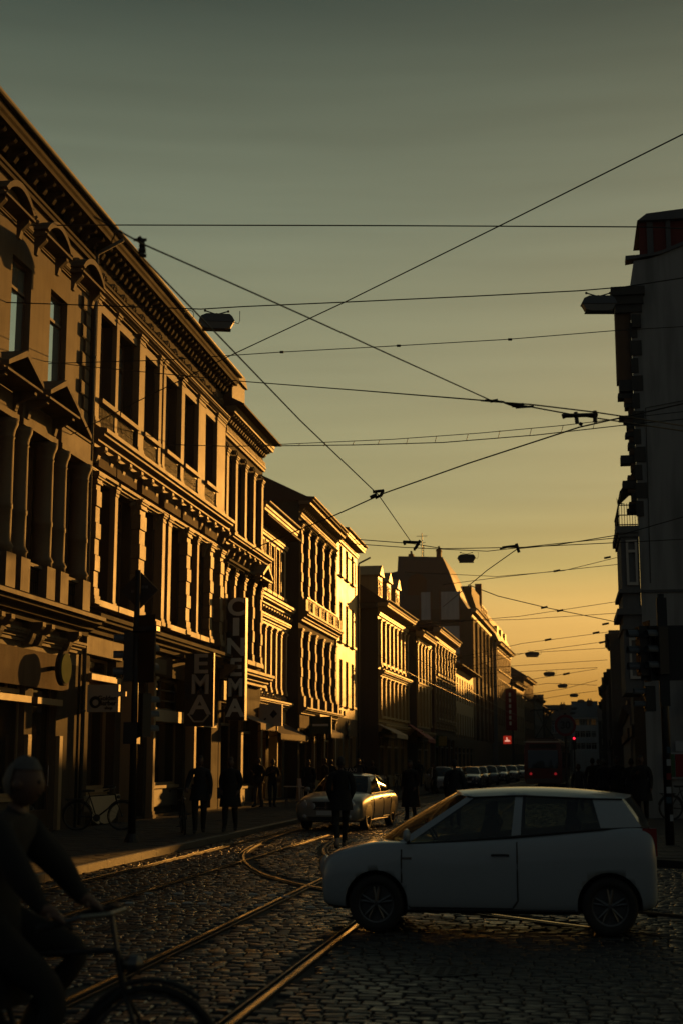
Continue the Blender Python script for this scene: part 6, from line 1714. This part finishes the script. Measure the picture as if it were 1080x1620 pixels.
    if coat:
        pz0 = J['waist'][2]; m = MB(); n = 18; base = 0; P = Vector(J['pelvis'])
        rows = [(pz0 + .02, .185, .15), (P.z - .02, .205, .17), (P.z - coat * .5, .225, .19), (P.z - coat, .245, .21)]
        for z, a, bb_ in rows:
            for i in range(n):
                t = 2 * math.pi * i / n; w_ = 1 + .03 * math.sin(t * 5 + z * 7); m.v.append((P.x + a * w_ * math.cos(t) * bulk, P.y + bb_ * w_ * math.sin(t) * bulk, z))
        for j in range(3):
            for i in range(n): m.f.append((j * n + i, (j + 1) * n + i, (j + 1) * n + (i + 1) % n, j * n + (i + 1) % n)); m.mi.append(0)
        m.build('coat', top, b, smooth=True)
    if bag:
        x0 = .24; m = MB(); m.box(x0 - .03, x0 + .06, -.14, .14, .78, 1.04); m.tube([(x0, -.1, 1.04), (.12, 0, 1.42), (x0, .1, 1.04)], .008, 5); m.build('bag', 'cloth_grey', b)
    return b
def stand(h=1.76, stride=.0, swing=.0, armL=None, armR=None, lean=0.0, spread=.09, turn=0.0, nod=0.0):
    k = h / 1.76
    def v(x, y, z): return (x * k, y * k, z * k)
    J = dict(pelvis=v(0, 0, .95), waist=v(0, .01 + lean * .15, 1.10), chest=v(0, .015 + lean * .4, 1.28), neck=v(0, .01 + lean * .7, 1.50), head=v(0, .02 + lean * .8, 1.56), turn=turn, nod=nod)
    for s_, sg in (('L', -1), ('R', 1)):
        ph = stride * sg
        J['hip' + s_] = v(sg * .10, 0, .90); J['kn' + s_] = v(sg * (spread + .01), ph * .5 + .03 + max(0, -ph) * .10, .50 - abs(ph) * .06)
        J['an' + s_] = v(sg * spread, ph - (.06 if ph < 0 else 0), .085 + (.05 if ph < -.1 else 0)); J['toe' + s_] = v(sg * (spread + .02), ph + .16 - (.04 if ph < 0 else 0), .035)
        J['sh' + s_] = v(sg * .19, lean * .55, 1.41)
        a = (armL if s_ == 'L' else armR)
        if a is None:
            w_ = -ph * .55 + swing
            J['el' + s_] = v(sg * .25, w_ * .5 - .03, 1.13); J['wr' + s_] = v(sg * .25, w_ + .05, .89)
        else:
            J['el' + s_] = v(*a[0]); J['wr' + s_] = v(*a[1])
    return J
POCKET = ((.245, -.05, 1.14), (.20, .09, .97)); POCKL = ((-.245, -.05, 1.14), (-.20, .09, .97)); PHONE = ((.24, .05, 1.14), (.10, .26, 1.28)); HOLDL = ((-.26, .02, 1.14), (-.16, .26, 1.10))
# near cyclist at the left edge, riding to the right
J = dict(pelvis=(0, -.30, 1.02), waist=(0, -.28, 1.17), chest=(0, -.23, 1.33), neck=(0, -.14, 1.50), head=(0, -.11, 1.56), nod=-.08, headoff=(0, .02, .095),
         shL=(-.19, -.16, 1.42), shR=(.19, -.16, 1.42), hipL=(-.10, -.26, .97), knL=(-.12, .20, .84), anL=(-.12, -.08, .50), toeL=(-.12, .05, .44), hipR=(.10, -.26, .97), knR=(.12, .16, .66), anR=(.12, .06, .28), toeR=(.12, .20, .24))
for s_ in 'LR':
    sg_ = -1 if s_ == 'L' else 1
    J['el' + s_] = (.28 * sg_, .02, 1.22); J['wr' + s_] = (.28 * sg_, .13, 1.07); J['hd' + s_] = (0, .75, -.28); J['curl' + s_] = (0, .1, -1.0)
person('near cyclist in dark clothes with grey hair, cut by the left edge of the photo', (-2.58, 6.9, .02), -math.pi / 2, J, 'cloth_black', 'cloth_black', 'hair_grey', face=True, coat=.42, bulk=1.22, group='people in the street')
PL = [
 ('tall man in black walking past the front of the silver taxi', (-4.58, 29.4, .02), .25, stand(1.86, .26, nod=-.1, armL=POCKL, armR=POCKET), dict(shoe='shoe_light', coat=.22, bulk=1.06)),
 ('broad person in a long dark coat standing behind the bonnet of the white hatchback', (-4.65, 43.4, .02), 2.8, stand(1.80, .05, armL=POCKL, armR=POCKET), dict(coat=.55, bulk=1.2)),
 ('dark figure whose head rises above the roof of the white hatchback', (-3.06, 40.0, .02), .1, stand(1.81, .12), dict(coat=.3, bulk=1.15, top='cloth_navy')),
 ('walker pushing a bicycle on the left pavement', (-8.45, 32.9, .13), 3.4, stand(1.78, .2, armR=((.28, .08, 1.14), (.30, .30, 1.02))), dict(coat=.2, top='cloth_navy')),
 ('dark person walking beside the one with the bicycle', (-7.95, 33.9, .13), 3.2, stand(1.74, .22, armL=POCKL, armR=POCKET), dict(bag=True, coat=.35, bulk=1.1)),
 ('person with pale trouser legs standing by the cinema shop window', (-11.15, 52.0, .13), 2.6, stand(1.80, .06, armR=PHONE), dict(leg='cloth_grey', coat=.1)),
 ('second person standing close beside the one by the cinema shop window', (-10.65, 52.1, .13), 3.6, stand(1.74, .05, armL=HOLDL, armR=PHONE), dict(top='cloth_brown', leg='jeans')),
 ('dark person standing behind the front wing of the taxi', (-9.75, 54.6, .13), 3.1, stand(1.72, .08), dict(coat=.3, bulk=1.1)),
 ('person near the small table on the pavement', (-9.25, 55.4, .13), 2.2, stand(1.78, .05), dict(top='cloth_brown')),
 ('pedestrian under the cream awning of the house with the banded piers', (-10.4, 64, .13), .3, stand(1.74, .2), dict(bag=True, coat=.3)),
 ('pair of pedestrians behind the taxi roof, left one', (-9.6, 67, .13), 3.2, stand(1.78, .18), dict(top='cloth_navy', coat=.2)),
 ('pair of pedestrians behind the taxi roof, right one', (-9.0, 67.3, .13), 3.1, stand(1.68, .18), dict(bag=True, top='cloth_brown', coat=.4)),
 ('pedestrian in front of the plain yellow house', (-10.7, 76, .13), .4, stand(1.76, .2), dict(coat=.2)),
 ('small figure in front of the white parked car', (-7.2, 80, .02), 1.5, stand(1.6, .15), dict(bulk=1.0)),
 ('pedestrian far along the left pavement by the narrow sunlit house', (-9.3, 92, .13), 3.1, stand(1.76, .2), dict(coat=.2)),
 ('person in a pale grey top at the left of the crowd on the right', (.42, 52.5, .02), 3.0, stand(1.66, .12), dict(top='cloth_grey', leg='jeans')),
 ('dark person in the crowd, just right of the one in pale grey', (.95, 54, .13), .2, stand(1.78, .18), dict(coat=.3)),
 ('person with light hair in the crowd on the right', (1.25, 50.5, .13), .1, stand(1.74, .15), dict(hair='hair_grey', coat=.2, top='cloth_navy')),
 ('tall dark person in the middle of the right crowd', (1.62, 47.5, .13), 3.3, stand(1.80, .12, armL=HOLDL), dict(coat=.4, bulk=1.1)),
 ('person with a shoulder bag in the right crowd', (2.0, 46, .13), .05, stand(1.74, .15), dict(bag=True, coat=.3)),
 ('dark person nearest to the traffic light pole on the right', (2.05, 41.0, .13), 3.0, stand(1.82, .1, armR=PHONE), dict(coat=.4, bulk=1.15)),
 ('person at the back of the right crowd by the oriel house', (1.5, 58, .13), .0, stand(1.72, .15), dict(top='cloth_brown')),
 ('far pedestrian crossing beside the tram', (1.5, 70, .13), 3.0, stand(1.76, .2), dict(coat=.3)),
]
for lab, loc, rz, J, kw in PL: person(lab, loc, rz, J, **kw)
# pavement table and folding board in front of the third house
e = empty('cafe_table', (-10.05, 53.2, .13), .3, 'small pale pavement table beside the standing people', 'table')
MB().box(-.35, .35, -.3, .3, .72, .75).build('tabletop', 'sign_board', e)
for x, y in ((-.3, -.25), (.3, -.25), (-.3, .25), (.3, .25)): MB().tube([(x, y, .72), (x * .9, y * .9, 0)], .014, 6).build('leg', 'zinc', e)
for i, (x, y) in enumerate(((-10.9, 60), (-9.2, 71.5))):
    e = empty('pavement_board', (x, y, .13), .5, ['folding advertising board under the dark red awning', 'folding advertising board near the parked bicycles'][i], 'board', 'folding boards')
    MB().prism([(-.22, 0), (-.20, 0), (-.02, .95), (-.04, .95)], -.3, .3, axis='x').build('panel', 'sign_board', e); MB().prism([(.22, 0), (.20, 0), (.02, .95), (.04, .95)][::-1], -.3, .3, axis='x').build('panel', 'sign_board', e)
for i in range(6):
    e = empty('bollard', (-8.15 + bend(46 + i * 4), 46 + i * 4.0, .13), 0, '%s bollard along the left kerb, counted from the taxi' % ORD[i], 'bollard', 'bollards along the left kerb')
    MB().lathe([(.07, 0), (.07, .1), (.045, .14), (.045, .82), (.06, .86), (.055, .94), (.01, .97)], (0, 0, 0), 'z', 12).build('post', 'iron', e)

# ------------------------------------------------------------------ evening haze over the street
hz = MB().box(-310, 310, -70, 810, -1.2, 34).build('haze', 'cable')
hm_ = bpy.data.materials.new('haze'); hm_.use_nodes = True
ht = hm_.node_tree; ht.nodes.clear()
ho = ht.nodes.new('ShaderNodeOutputMaterial'); hv = ht.nodes.new('ShaderNodeVolumePrincipled')
hv.inputs['Color'].default_value = (.85, .85, .85, 1); hv.inputs['Density'].default_value = HAZE; hv.inputs['Anisotropy'].default_value = .3
ht.links.new(hv.outputs[0], ho.inputs['Volume'])
hz.data.materials.clear(); hz.data.materials.append(hm_); hz['kind'] = 'stuff'
